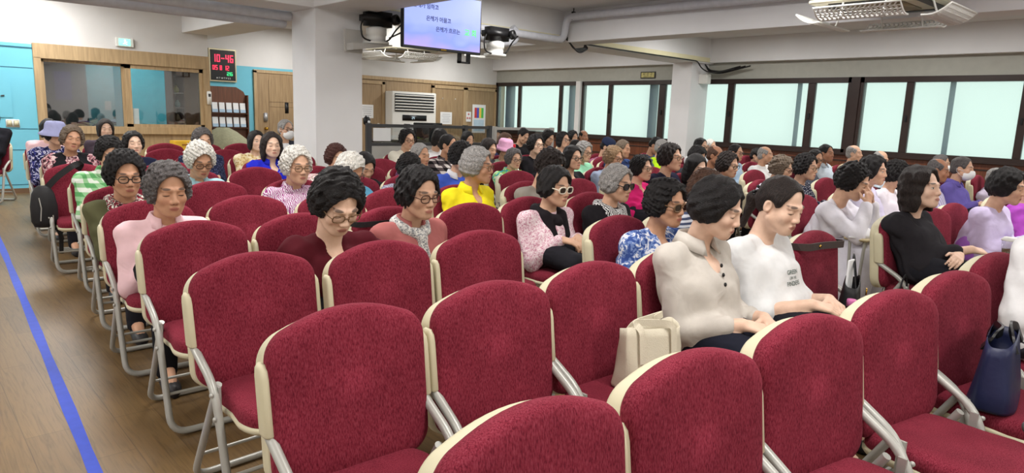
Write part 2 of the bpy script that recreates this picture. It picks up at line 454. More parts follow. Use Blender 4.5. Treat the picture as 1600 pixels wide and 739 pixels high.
# booth window: frame, two panes, and the booth room behind
w = bpy.data.objects.new('window_6', None); COL.objects.link(w); w.location = (1.71, YBOOTH, 0); w['kind'] = 'structure'
w['label'] = 'sliding glass booth window in pale oak frame'; w['category'] = 'window'
L = XBOOTH - 1.71
f = MB()
f.box((0, -0.05, 1.93), (L, 0.12, 2.14), bev=0.004); f.box((0, -0.05, 0.86), (L, 0.12, 0.975), bev=0.004)
f.box((0, -0.05, 0.97), (0.09, 0.12, 1.94)); f.box((L - 0.10, -0.05, 0.97), (L, 0.12, 1.94))
f.build('window_frame', M_WOODTRIM, w)
s1 = MB()
for (a, b_) in ((1.17, 1.25), (L - 0.16, L - 0.10)): s1.box((a, -0.02, 0.975), (b_, 0.02, 1.93))
s1.box((1.17, -0.02, 1.87), (L - 0.1, 0.02, 1.93)); s1.box((1.17, -0.02, 0.975), (L - 0.1, 0.02, 1.02))
s1.build('sash', M_WOODTRIM, w)
s2 = MB().box((0.09, 0.03, 0.975), (0.13, 0.07, 1.93)).box((1.13, 0.03, 0.975), (1.20, 0.07, 1.93)).box((0.09, 0.03, 1.89), (1.2, 0.07, 1.93))
s2.build('sash', M_WOODTRIM, w)
def glass_mat(name, tint, refl):
    m, nt, b = new_mat(name)
    out = nt.nodes['Material Output']
    tr = nt.nodes.new('ShaderNodeBsdfTransparent'); tr.inputs[0].default_value = (*tint, 1)
    gl = nt.nodes.new('ShaderNodeBsdfGlossy'); gl.inputs['Roughness'].default_value = 0.02
    mx = nt.nodes.new('ShaderNodeMixShader'); mx.inputs[0].default_value = refl
    nt.links.new(tr.outputs[0], mx.inputs[1]); nt.links.new(gl.outputs[0], mx.inputs[2]); nt.links.new(mx.outputs[0], out.inputs['Surface'])
    return m
M_GLASS = glass_mat('booth_glass', (0.8, 0.86, 0.86), 0.13)
MB().box((0.12, 0.048, 0.97), (1.15, 0.054, 1.90)).build('pane', glass_mat('booth_glass_reflective', (0.55, 0.58, 0.58), 0.30), w)
MB().box((1.24, -0.003, 1.01), (L - 0.15, 0.003, 1.88)).build('pane', M_GLASS, w)
struct(bx((0.0, YB - 0.02, 0), (XBOOTH - 0.1, YB + 0.1, ZC)), 'wall_booth_back', plain('teal_booth_wall', srgb(96, 194, 208), 0.8), 'blue rear wall inside the booth')
struct(bx((-0.1, YBOOTH + 0.12, 0), (0.0, YB, ZC)), 'wall_booth_side', plain('grey_booth_wall', srgb(120, 120, 122), 0.8), 'grey side wall inside the booth')
area_light('booth_light', (2.9, 13.0, 2.7), (0.6, 0.6), 26, (0.9, 0.97, 1))
# inside the booth
b = thing('shelf_cabinet', (3.82, YBOOTH + 0.16, 0.0), 'brown shelf cabinet inside the booth behind glass', 'cabinet')
c = MB().box((-0.21, 0, 0), (-0.19, 0.4, 2.0)).box((0.19, 0, 0), (0.21, 0.4, 2.0)).box((-0.21, 0.38, 0), (0.21, 0.4, 2.0)).box((-0.04, 0, 0), (-0.02, 0.4, 2.0))
c.build('carcass', plain('purple_brown_cabinet', srgb(110, 80, 70), 0.6), b)
for z in (1.05, 1.28, 1.52, 1.80): MB().box((-0.19, 0.01, z), (-0.02, 0.38, z + 0.02)).build('shelf', plain('purple_brown_shelf', srgb(120, 100, 100), 0.6), b)
MB().box((-0.02, -0.015, 0.1), (0.19, 0, 1.98), bev=0.003).build('door', plain('cabinet_door_brown', srgb(120, 84, 62), 0.45), b)
for i, (x, z, cc) in enumerate(((-0.11, 1.54, (190, 180, 90)), (-0.11, 1.07, (150, 120, 90)), (-0.10, 1.30, (170, 190, 190)))):
    o = MB().lathe([(0.03, 0), (0.045, 0.03), (0.04, 0.07), (0.02, 0.10), (0.02, 0.12)], 14).build('vase', plain('vase%d' % i, srgb(*cc), 0.4))
    o.location = (3.82 + x, YBOOTH + 0.30, z)
    tag(o, ('yellow small vase on the booth cabinet upper shelf', 'tan small vase on the booth cabinet lowest shelf', 'pale small vase on the booth cabinet middle shelf')[i], 'vase')
bb = thing('notice_board', (2.25, YB - 0.05, 1.1), 'grey partition with purple notice inside the booth', 'board')
MB().box((-0.65, -0.05, -1.1), (0.45, 0.0, 0.9), bev=0.004).build('board_panel', plain('booth_grey_panel', srgb(92, 95, 96), 0.7), bb)
MB().box((-0.02, -0.06, 0.25), (0.22, -0.05, 0.72)).build('notice', plain('notice_purple', srgb(92, 88, 150), 0.7), bb)
sw = thing('wall_socket', (3.02, YB - 0.02, 1.28), 'white socket plate on the booth rear wall', 'socket')
MB().box((-0.05, -0.015, -0.08), (0.05, 0, 0.08), bev=0.003).build('plate', M_WHITE, sw)
o = bx((2.955, YBOOTH + 0.0, 0.985), (3.05, YBOOTH + 0.012, 1.26), 0.002).build('card_sign', M_PAPER); tag(o, 'small white card leaning inside booth glass', 'sign')

# ------------------------------------------------------------------ far wall furniture
dr = bpy.data.objects.new('door_1', None); COL.objects.link(dr); dr.location = (6.25, YB, 0); dr['kind'] = 'structure'; dr['label'] = 'pale oak door with a digital lock left of the pillar'; dr['category'] = 'door'
MB().box((-0.62, -0.05, 0), (-0.56, 0.0, 2.07)).box((0.56, -0.05, 0), (0.62, 0, 2.07)).box((-0.62, -0.05, 2.03), (0.62, 0, 2.09)).build('door_frame', M_WOODTRIM, dr)
d = MB().box((-0.56, -0.035, 0.01), (0.56, 0, 2.03)).build('door_leaf', M_WOODDOOR, dr)
gm = MB()
for z in (1.36, 1.46, 0.70, 0.80): gm.box((-0.3, -0.038, z), (0.5, -0.033, z + 0.006))
gm.box((-0.32, -0.038, 0.3), (-0.314, -0.033, 1.9))
gm.build('door_groove', plain('groove_brown', srgb(92, 70, 48), 0.7), d)
MB().box((-0.44, -0.07, 1.06), (-0.36, -0.03, 1.24), bev=0.012).build('digital_lock', plain('lock_silver', srgb(190, 190, 192), 0.3, 0.6), d)
MB().lathe([(0.03, 0), (0.03, 0.01), (0.013, 0.02), (0.013, 0.04), (0.03, 0.055), (0.032, 0.075), (0.02, 0.09), (0.0, 0.092)], 16, Matrix.Translation((-0.40, -0.035, 0.92)) @ Matrix.Rotation(R_(90), 4, 'X')).build('door_knob', M_GOLD, d)
MB().box((0.02, -0.045, 1.24), (0.10, -0.034, 1.46), bev=0.003).build('door_plate', M_BLACK, d)

# clock
ck = thing('digital_clock', (5.03, YB, 2.12), 'black digital wall clock showing red time 10:46', 'clock')
MB().box((-0.26, -0.05, -0.31), (0.26, 0, 0.31), bev=0.004).build('clock_case', plain('clock_silver', srgb(190, 180, 150), 0.35, 0.5), ck)
MB().box((-0.235, -0.056, -0.285), (0.235, -0.05, 0.285)).build('clock_face', M_BLACK, ck)
RED = emit('red_led', (1.0, 0.03, 0.08), 1.6); GRN = emit('green_led', (0.05, 0.9, 0.3), 1.2)
SEG = {'0': 'abcdef', '1': 'bc', '2': 'abged', '3': 'abgcd', '4': 'fgbc', '5': 'afgcd', '6': 'afgedc', '7': 'abc', '8': 'abcdefg', '9': 'abcdfg', '-': 'g'}
def digits(s_, x, z, w_, h_, name, mat, par, y=-0.060):
    m = MB(); t = h_ * 0.12
    for ch in s_:
        if ch == ':': 
            m.box((x, y, z + h_ * .25), (x + t, y + .004, z + h_ * .25 + t)); m.box((x, y, z + h_ * .65), (x + t, y + .004, z + h_ * .65 + t)); x += t * 2; continue
        if ch == ' ': x += w_ * 0.7; continue
        for q in SEG[ch]:
            lo, hi = {'a': ((0, h_ - t), (w_, h_)), 'd': ((0, 0), (w_, t)), 'g': ((0, h_ / 2 - t / 2), (w_, h_ / 2 + t / 2)), 'b': ((w_ - t, h_ / 2), (w_, h_)), 'c': ((w_ - t, 0), (w_, h_ / 2)), 'e': ((0, 0), (t, h_ / 2)), 'f': ((0, h_ / 2), (t, h_))}[q]
            m.box((x + lo[0], y, z + lo[1]), (x + hi[0], y + 0.004, z + hi[1]))
        x += w_ * 1.35
    return m.build(name, mat, par)
digits('10-46', -0.20, 0.06, 0.062, 0.14, 'time_digits', RED, ck)
digits('05 8 12', -0.20, -0.09, 0.04, 0.085, 'date_digits', RED, ck)
digits('26', 0.07, -0.19, 0.045, 0.065, 'temperature_digits', GRN, ck)
text_obj('M T W T F S S', 0.045, M_PAPER, TXT(0.0, -0.059, -0.245), 'weekday_letters', ck)

# leaflet rack
rk = thing('leaflet_rack', (5.12, YB, 0.62), 'dark brown wall rack of white leaflets below the clock', 'rack')
MR = wood('rack_brown', srgb(88, 52, 36), srgb(112, 70, 48))
MB().prism([(-0.36, 0), (0.34, 0), (0.36, 0.9), (0.30, 1.02), (0.16, 1.10), (-0.36, 1.10)], (-0.02, 0)).build('back_board', MR, rk)
for z in (0.30, 0.58, 0.86):
    MB().box((-0.36, -0.12, z - 0.30 + 0.02), (0.36, -0.0, z - 0.27)).build('shelf', MR, rk)
MB().box((0.34, -0.12, 0.0), (0.36, 0, 0.95)).build('side_panel', MR, rk)
for r_i, z in enumerate((0.32, 0.60)):
    for k in range(5):
        o = MB().box((0, -0.03, 0), (0.105, 0, 0.19), bev=0.003); 
        b_ = o.build('leaflet', M_PAPER); b_.location = (5.12 - 0.33 + k * 0.135, YB - 0.05, 0.62 + z); b_.rotation_euler = (R_(-8), 0, 0)
        MB().box((0.0, -0.034, 0.0), (0.105, -0.03, 0.06)).build('leaflet_band', plain('pale_blue_band', srgb(170, 196, 218), 0.7), b_)
        tag(b_, ('white leaflets in the rack lower tier, slot %s', 'white leaflets in the rack upper tier, slot %s')[r_i] % ('next the booth', 'second', 'third', 'fourth', 'at the outer end')[k], 'leaflet', 'leaflets in the wall rack')
for k, cc in enumerate(((90, 170, 90), (60, 70, 130), (230, 230, 226), (210, 60, 50))):
    o = bx((0, -0.07, 0), (0.10, 0, 0.07), 0.012).build('pouch', plain('pouch%d' % k, srgb(*cc), 0.6)); o.location = (5.12 - 0.24 + k * 0.13, YB - 0.02, 0.915 - 0.0); o.location.z = 0.62 + 0.035
    tag(o, ('green', 'navy', 'white', 'red')[k] + ' pouch on the lowest shelf of the leaflet rack', 'pouch')
ic = thing('intercom', (4.11, YBOOTH - 0.05, 1.47), 'white intercom handset on the booth window frame', 'intercom')
MB().box((-0.035, -0.04, -0.11), (0.035, 0, 0.11), bev=0.01).build('body', M_WHITE, ic)
MB().box((-0.02, -0.045, 0.02), (0.02, -0.04, 0.07)).build('speaker_grille', M_DGREY, ic)
es = thing('exit_sign', (2.90, YBOOTH, 2.255), 'small lit green exit sign on white wall above booth', 'sign')
MB().box((-0.12, -0.05, -0.065), (0.12, 0, 0.065), bev=0.005).build('sign_case', M_WHITE, es)
MB().box((-0.085, -0.056, -0.05), (0.075, -0.05, 0.05), bev=0.002).build('lit_face', emit('exit_green', (0.25, 0.95, 0.68), 1.3), es)
m = MB().lathe([(0.014, 0), (0.014, 0.004)], 12, Matrix.Translation((0.0, -0.056, 0.028)) @ Matrix.Rotation(R_(90), 4, 'X'))
m.box((-0.012, -0.06, -0.02), (0.012, -0.056, 0.012)).box((-0.03, -0.06, -0.03), (-0.008, -0.056, -0.018)).box((0.008, -0.06, -0.034), (0.03, -0.056, -0.022)).box((0.01, -0.06, 0.0), (0.032, -0.056, 0.009))
m.build('running_figure', emit('exit_white', (0.8, 1, 0.92), 1.4), es)
ls = thing('light_switch', (1.40, YBOOTH, 1.0), 'white double light switch on sky blue wall', 'switch')
MB().box((-0.07, -0.012, -0.055), (0.09, 0, 0.055), bev=0.003).build('plate', M_WHITE, ls)
for x in (-0.03, 0.05): MB().box((x - 0.03, -0.018, -0.04), (x + 0.03, -0.012, 0.04), bev=0.003).build('rocker', M_IVORY, ls)
cl = thing('cloth_cover', (4.75, 13.2, 0), 'khaki draped cloth cover below the leaflet rack', 'cover')
rings = []
for z, rx, ry in ((0, .55, .45), (0.3, .54, .44), (0.55, .50, .42), (0.74, .40, .34), (0.87, .24, .22), (0.95, .10, .10)):
    rings.append([Vector((rx * math.cos(a) * (1 + .05 * math.sin(5 * a + z * 3)), ry * math.sin(a) * (1 + .05 * math.cos(4 * a)), z)) for a in [2 * math.pi * k / 32 for k in range(32)]])
MB().loft(rings).build('cloth', plain('khaki_cloth', srgb(150, 150, 124), 0.9, var=0.12, scale=30), cl)
m = MB()
for k in range(10):
    a = -2.6 + k * 0.22; m.lathe([(0.012, 0), (0.010, 0.006)], 8, Matrix.Translation((.52 * math.cos(a), .43 * math.sin(a), .5 - .02 * (k % 3))) @ Matrix.Rotation(R_(90), 4, 'X'))
m.build('eyelet', M_DGREY, cl)
yb = thing('yellow_box', (3.78, 11.75, 0), 'yellow printed box on floor below booth window', 'box')
MB().box((-0.35, -0.14, 0), (0.22, 0.14, 0.775), bev=0.006).build('carton', plain('yellow_card', srgb(220, 176, 50), 0.7), yb)
MB().box((-0.25, -0.145, 0.70), (0.12, -0.14, 0.73)).build('printed_band', plain('amber_print', srgb(160, 110, 40), 0.7), yb)

# panelled wall: doors, papers, air conditioner
def slide_door(n, x0, x1, label, hinge_dots=True):
    o = bpy.data.objects.new('door_%d' % n, None); COL.objects.link(o); o.location = ((x0 + x1) / 2, YB, 0); o['kind'] = 'structure'; o['label'] = label; o['category'] = 'door'
    h = (x1 - x0) / 2
    MB().box((-h, -0.05, 0), (-h + 0.07, 0, 2.02)).box((h - 0.07, -0.05, 0), (h, 0, 2.02)).box((-h, -0.05, 1.96), (h, 0, 2.03)).build('door_frame', M_WOODTRIM, o)
    d = MB().box((-h + 0.07, -0.03, 0.01), (h - 0.07, 0, 1.96)).build('door_leaf', M_WOODDOOR, o)
    if hinge_dots:
        for x in (-0.2, 0.2): MB().lathe([(0.015, 0), (0.012, 0.012), (0, 0.014)], 10, Matrix.Translation((x, -0.03, 1.72)) @ Matrix.Rotation(R_(90), 4, 'X')).build('coat_hook', M_WHITE, d)
    return o
slide_door(2, 7.35, 8.68, 'oak door with a notice right beside the pillar', False)
slide_door(3, 10.02, 11.06, 'oak sliding door with a white notice right of the air conditioner')
slide_door(4, 11.06, 12.12, 'oak sliding door with colourful poster next to the windows', False)
o = MB().lathe([(0.02, 0), (0.03, 0.03), (0.028, 0.05), (0, 0.055)], 12, Matrix.Translation((8.50, YB - 0.03, 1.05)) @ Matrix.Rotation(R_(90), 4, 'X')).build('door_knob', M_WHITE); tag(o, 'white round knob on the oak door beside pillar', 'knob')
struct(bx((8.0, YB - 0.03, 2.06), (XW, YB, 2.14), 0.003), 'trim_8', M_WOODTRIM, 'oak rail above the far wall doors')
def poster(x, z, w_, h_, label, lines=5, name='notice_sheet'):
    t = thing(name, (x, YB - 0.035, z), label, 'notice')
    MB().box((-w_ / 2, -0.003, -h_ / 2), (w_ / 2, 0, h_ / 2)).build('sheet', M_PAPER, t)
    m = MB(); rng = random.Random(int(x * 100))
    for k in range(lines):
        zz = h_ / 2 - h_ * (k + 1.2) / (lines + 1.4); ww = w_ * rng.uniform(.28, .4)
        m.box((-ww, -0.0045, zz), (ww, -0.003, zz + h_ * 0.025))
    if lines: m.build('printed_lines', plain('grey_print', srgb(120, 124, 136), 0.8), t)
    return t
poster(8.22, 1.34, 0.32, 0.30, 'white notice taped to the oak door beside the pillar')
poster(10.46, 1.24, 0.36, 0.30, 'white notice taped on oak sliding door')
pt = poster(11.52, 1.25, 0.44, 0.72, 'tall white poster with a rainbow chart by the windows', 0)
for k, cc in enumerate(((200, 70, 70), (80, 90, 190), (240, 210, 90), (90, 190, 90))):
    MB().box((-0.15 + k * 0.075, -0.006, 0.02), (-0.15 + (k + 1) * 0.075, -0.003, 0.28)).build('colour_bar', plain('chart%d' % k, srgb(*cc), 0.8), pt)
MB().box((-0.17, -0.006, -0.32), (0.17, -0.003, -0.02)).build('chart_table', plain('chart_blue', srgb(190, 214, 232), 0.8), pt)
t = thing('red_stamp_sheet', (11.16, YB - 0.055, 1.32), 'small white sheet with red stamps on door edge', 'notice')
MB().box((-0.08, -0.003, -0.15), (0.08, 0, 0.10)).build('sheet', M_PAPER, t)
for x, z in ((-0.035, -0.06), (0.04, -0.06), (0, 0.04)): MB().lathe([(0.028, 0), (0.028, 0.003)], 14, Matrix.Translation((x, -0.003, z)) @ Matrix.Rotation(R_(90), 4, 'X')).build('stamp', plain('stamp_red', srgb(206, 130, 130), 0.8), t)

ac = thing('floor_air_conditioner', (9.32, YB - 0.32, 0), 'tall white floor standing air conditioner against far wall', 'air conditioner')
MB().box((-0.62, 0, 0.05), (0.62, 0.30, 1.82), bev=0.012).build('cabinet', M_WHITE, ac)
MB().box((-0.55, -0.01, 1.36), (0.55, 0.0, 1.77)).build('outlet', plain('outlet_dark', srgb(44, 46, 50), 0.5), ac)
for k in range(6):
    MB().box((-0.55, -0.045, -0.004), (0.55, -0.005, 0.010), Matrix.Translation((0, 0, 1.39 + k * 0.066)) @ Matrix.Rotation(R_(-25), 4, 'X')).build('louvre', M_WHITE, ac)
MB().box((-0.34, -0.012, 1.16), (0.34, 0.0, 1.29), bev=0.003).build('control_panel', M_BLACK, ac)
digits('24', -0.08, 1.195, 0.03, 0.055, 'display_digits', emit('lcd_pale', (0.6, 0.8, 0.9), 0.6), ac, y=-0.016)
m = MB(); rng = random.Random(4)
for k in range(3): m.box((-.30 + .1 * k, -0.003, 1.06 - k * .045), (.30 - .1 * k, 0, 1.075 - k * .045))
m.build('printed_lines', plain('grey_print'), ac) if False else m.build('printed_lines', _plain['grey_print'], ac)

# cubicle partition with two screens, and the desk things behind it
def partition(x0, x1, y, ztop, posts, label, fr, glass_h=0.23, gt=0.0):
    t = thing('cubicle_partition', ((x0 + x1) / 2, y, 0), label, 'partition'); c = (x0 + x1) / 2
    MB().box((x0 - c, -0.03, ztop - 0.045), (x1 - c, 0.03, ztop), bev=0.004).build('top_rail', fr, t)
    MB().box((x0 - c, -0.03, ztop - glass_h - 0.08), (x1 - c, 0.03, ztop - glass_h - 0.035), bev=0.004).build('middle_rail', fr, t)
    for p in posts: MB().box((p - c - 0.035, -0.035, 0), (p - c + 0.035, 0.035, ztop + 0.01), bev=0.004).build('post', fr, t)
    MB().box((x0 - c, -0.022, 0.05), (x1 - c, 0.022, ztop - glass_h - 0.07)).build('fabric_panel', M_LGREY, t)
    ps = sorted(posts)
    for a, b_ in zip(ps[:-1], ps[1:]): MB().box((a - c + .03, -0.004, ztop - glass_h - 0.04), (b_ - c - .03, 0.004, ztop - 0.04)).build('glass', glass_mat('partition_glass', (0.8, 0.82, 0.82), 0.08), t)
    return t
PY = 8.6
partition(5.10, 7.40, PY, 1.175, [5.12, 5.77, 6.30, 6.87, 7.38], 'dark framed cubicle partition with glass strip beside the pillar', M_DGREY)
partition(7.46, 8.90, PY + 0.02, 1.165, [7.5, 8.15, 8.86], 'pale framed cubicle partition nearest the windows', M_LGREY)
dk = thing('office_desk', (6.4, PY + 0.45, 0), 'pale office desk behind the cubicle partition', 'desk')
MB().box((-1.2, -0.32, 0.70), (1.2, 0.32, 0.735), bev=0.004).build('desk_top', M_LGREY, dk)
for x in (-1.15, 1.12): MB().box((x, -0.3, 0), (x + 0.03, 0.3, 0.70)).build('side_panel', M_LGREY, dk)
mo = thing('computer_monitor', (6.45, PY + 0.42, 0.690), 'black computer monitor rising above the partition', 'monitor')
MB().box((-0.27, -0.02, 0.17), (0.27, 0.02, 0.51), bev=0.006).build('screen_housing', M_BLACK, mo)
MB().lathe([(0.13, 0), (0.13, 0.012), (0.03, 0.02), (0.025, 0.2)], 16).build('stand', M_BLACK, mo)
pr = thing('printer', (5.62, PY + 0.40, 0.735), 'black desktop printer behind the partition glass', 'printer')
MB().box((-0.22, -0.18, 0), (0.22, 0.18, 0.2), bev=0.015).build('case', M_BLACK, pr)
MB().box((-0.17, -0.30, 0.06), (0.17, -0.17, 0.075)).build('paper_tray', M_WHITE, pr)
MB().box((-0.15, -0.19, 0.12), (0.02, -0.178, 0.17)).build('control_panel', M_LGREY, pr)
sh = bx((5.17, PY - 0.045, 0.935), (5.46, PY - 0.038, 1.12)).build('paper_sheet', M_PAPER); tag(sh, 'white paper sheet behind partition glass beside the pillar', 'paper')
o = thing('desk_lamp', (5.30, PY + 0.35, 0.735), 'small black desk gadget standing above partition', 'lamp')
MB().lathe([(0.08, 0), (0.08, 0.015), (0.015, 0.03), (0.015, 0.40), (0.05, 0.43), (0.055, 0.50), (0.02, 0.55)], 14).build('body', M_BLACK, o)
MB().lathe([(0.02, 0), (0.02, 0.006)], 12, Matrix.Translation((0.0, -0.055, 0.46)) @ Matrix.Rotation(R_(90), 4, 'X')).build('dial', M_PAPER, o)

# blue tape on the floor
a, b_ = Vector((0.788, 8.9, 0)), Vector((0.415, 1.6, 0))
a = Vector((0.755, 8.1, 0)); dv = (b_ - a).normalized(); a = a - dv * 3.6; b_ = b_ + dv * 3
nrm = Vector((-dv.y, dv.x, 0)) * 0.024
tp = MB(); N = 30; pts = []
for k in range(N + 1):
    p = a + (b_ - a) * k / N; q = nrm * (1 + 0.12 * math.sin(k * 2.1)); pts.append((p + q + Vector((0, 0, .0015)), p - q + Vector((0, 0, .0015))))
tp.add([v for pr_ in pts for v in pr_], [(2 * k, 2 * k + 1, 2 * k + 3, 2 * k + 2) for k in range(N)])
tg = tp.build('floor_tape', M_TAPE); tag(tg, 'long blue tape line stuck along the aisle floor', 'tape')

# ------------------------------------------------------------------ ceiling services
pipe = MB().tube(arc([(7.70, YF, 2.74), (7.70, 7.28, 2.83), (7.70, 7.33, 2.50), (4.5, 7.33, 2.50)], 0.12), 0.055, 14)
pp = thing('lagged_pipe', (7.7, 3, 2.74), 'white lagged pipe hanging along the long ceiling beam', 'pipe')
o = pipe.build('pipe_run', M_PIPE, pp); o.matrix_parent_inverse = Matrix.Translation((-7.7, -3, -2.74))
for y in (7.15, 4.9, 2.5, 0.2):
    q = MB().tube([(7.70, y, 2.80), (7.70, y, ZC)], 0.008, 6).box((7.67, y - 0.015, 2.78), (7.73, y + 0.015, 2.90)).build('hanger', M_BLACK, pp); q.matrix_parent_inverse = Matrix.Translation((-7.7, -3, -2.74))
hs = MB().tube(arc([(5.95, 7.36, 2.40), (6.45, 7.38, 2.34), (6.72, 7.38, 2.38), (6.82, 7.38, 2.50), (6.70, 7.38, 2.58)], 0.15, 8), 0.05, 12).build('flexible_duct', M_PIPE); tag(hs, 'grey flexible duct curving beside the television bracket', 'duct')
for i, (z, r, y, lb) in enumerate(((2.375, 0.066, 8.27, 'white lagged pipe along cross beam near the booth'), (2.435, 0.055, 8.12, 'thin white pipe behind the lagged pipe near booth'))):
    o = MB().tube([(XL + 0.1, y, z), (0.6, y, z), (2.2, y, z + 0.005), (3.76, y, z)], r, 14).build('ceiling_pipe', M_PIPE); tag(o, lb, 'pipe')
fl = thing('fluorescent_batten', (3.2, 8.9, ZB), 'slim fluorescent batten lamp above the pillar side pipes', 'lamp')
MB().box((-0.6, -0.04, -0.0), (0.52, 0.04, 0.46), bev=0.004).build('housing', M_WHITE, fl)
MB().box((-0.58, -0.03, -0.03), (0.50, 0.03, -0.001), bev=0.004).build('diffuser', emit('lamp_white', (1, 0.98, 0.95), 1.6), fl)

# television on its ceiling bracket
TY = 6.75
p00, p10, p11 = at_y(629, 73, TY), at_y(751, 88, TY), at_y(757, 1, TY)
tw = p10.x - p00.x; th = tw * 0.575
tv = thing('television', (p00.x + tw / 2, TY, p00.z), 'flat television with blue song lyrics hung beside the pillar', 'television')
M_SCR, nt, bs = new_mat('lyric_screen')
tc = nt.nodes.new('ShaderNodeTexCoord'); sp = nt.nodes.new('ShaderNodeSeparateXYZ'); nt.links.new(tc.outputs['Generated'], sp.inputs[0])
n = nt.nodes.new('ShaderNodeTexNoise'); n.inputs['Scale'].default_value = 2.2; n.inputs['Detail'].default_value = 2; nt.links.new(tc.outputs['Generated'], n.inputs['Vector'])
ad = nt.nodes.new('ShaderNodeMath'); ad.operation = 'ADD'; nt.links.new(n.outputs[0], ad.inputs[0]); nt.links.new(sp.outputs[2], ad.inputs[1])
rr = ramp(nt, ad.outputs[0], [(0.45, srgb(178, 160, 232)), (0.75, srgb(132, 152, 236)), (1.0, srgb(158, 174, 244))]); e = rr.color_ramp.elements.new(1.0); 
nt.links.new(rr.outputs[0], bs.inputs['Emission Color']); bs.inputs['Emission Strength'].default_value = 0.85; bs.inputs['Base Color'].default_value = (0.02, 0.02, 0.03, 1)
MB().box((-tw / 2, 0, 0), (tw / 2, 0.05, th), bev=0.006).build('housing', M_BLACK, tv)
MB().box((-tw / 2 + 0.02, -0.003, 0.03), (tw / 2 - 0.02, 0.0, th - 0.02)).build('screen', M_SCR, tv)
INK = emit('lyric_ink', srgb(66, 78, 150), 0.5); GTX = emit('lyric_green', srgb(96, 220, 120), 0.8)
fs = tw * 0.054; bo = fs * 0.025
text_obj('은혜가 임하고', fs, INK, TXT(-tw * .385, -0.006, th * 0.725), 'lyric_line', tv, align='LEFT', bold=bo)
text_obj('은혜가 머물고', fs, INK, TXT(-tw * .225, -0.006, th * 0.525), 'lyric_line', tv, align='LEFT', bold=bo)
text_obj('은혜가 흐르는', fs, INK, TXT(-tw * .105, -0.006, th * 0.36), 'lyric_line', tv, align='LEFT', bold=bo)
text_obj('교 회', fs * 1.45, GTX, TXT(tw * .265, -0.006, th * 0.365), 'lyric_highlight', tv, align='LEFT', bold=bo * 1.5)
MB().box((-0.04, -0.004, 0.008), (0.04, 0.0, 0.022)).build('badge', M_GOLD, tv)
MB().tube([(0, 0.12, th * 0.6), (0, 0.12, ZC - p00.z)], 0.03, 12).box((-0.2, 0.05, th * 0.3), (0.2, 0.10, th * 0.75)).build('mount', M_WHITE, tv)
MB().box((tw * .26, 0.06, -0.11), (tw * .40, 0.12, -0.09)).box((tw * .26, 0.06, -0.11), (tw * .28, 0.12, 0.02)).box((tw * .38, 0.06, -0.11), (tw * .40, 0.12, 0.02)).build('cable_box_bracket', M_BLACK, tv)

def ptz(px, py, Y, label, arm):
    """white stacked base with a black camera head on a bracket"""
    p = at_y(px, py, Y); t = thing('bracket_camera', p, label, 'camera')
    MB().lathe([(0.15, -0.20), (0.15, -0.17), (0.11, -0.165), (0.11, -0.10), (0.12, -0.095), (0.12, -0.02), (0.07, 0.0)], 20).build('base', M_WHITE, t)
    MB().box((-0.20, -0.13, 0.0), (0.22, 0.10, 0.17), bev=0.05).build('camera_head', M_BLACK, t)
    MB().lathe([(0.06, 0), (0.06, 0.06), (0.045, 0.065), (0.045, 0.02)], 16, Matrix.Translation((0.16, -0.12, 0.08)) @ Matrix.Rotation(R_(75), 4, 'X') @ Matrix.Rotation(R_(25), 4, 'Y')).build('lens', M_BLACK, t)
    MB().tube(arc([(-0.17, -0.05, 0.1), (-0.24, -0.05, 0.0), (-0.22, -0.05, -0.15), (-0.1, -0.08, -0.18), (0.1, -0.1, -0.17), (0.25, -0.05, 0.0), (0.40, 0, 0.1)], 0.08), 0.010, 8).build('cable', M_BLACK, t)
    if arm:
        MB().box((-0.40, 0.02, -0.32), (-0.17, 0.06, -0.06), bev=0.004).build('wall_plate', M_LGREY, t)
        MB().prism([(-0.38, -0.30), (-0.38, -0.22), (0.15, -0.20), (0.15, -0.215)], (-0.12, 0.03)).build('bracket_arm', M_LGREY, t)
    else:
        MB().box((-0.5, 0.02, -0.23), (0.12, 0.06, -0.20)).build('bracket_arm', M_WHITE, t)
    return t
ptz(588, 42, 7.28, 'black camera on white bracket bolted to the pillar', True)
ptz(774, 64, 7.05, 'black camera on white bracket behind the television', False)

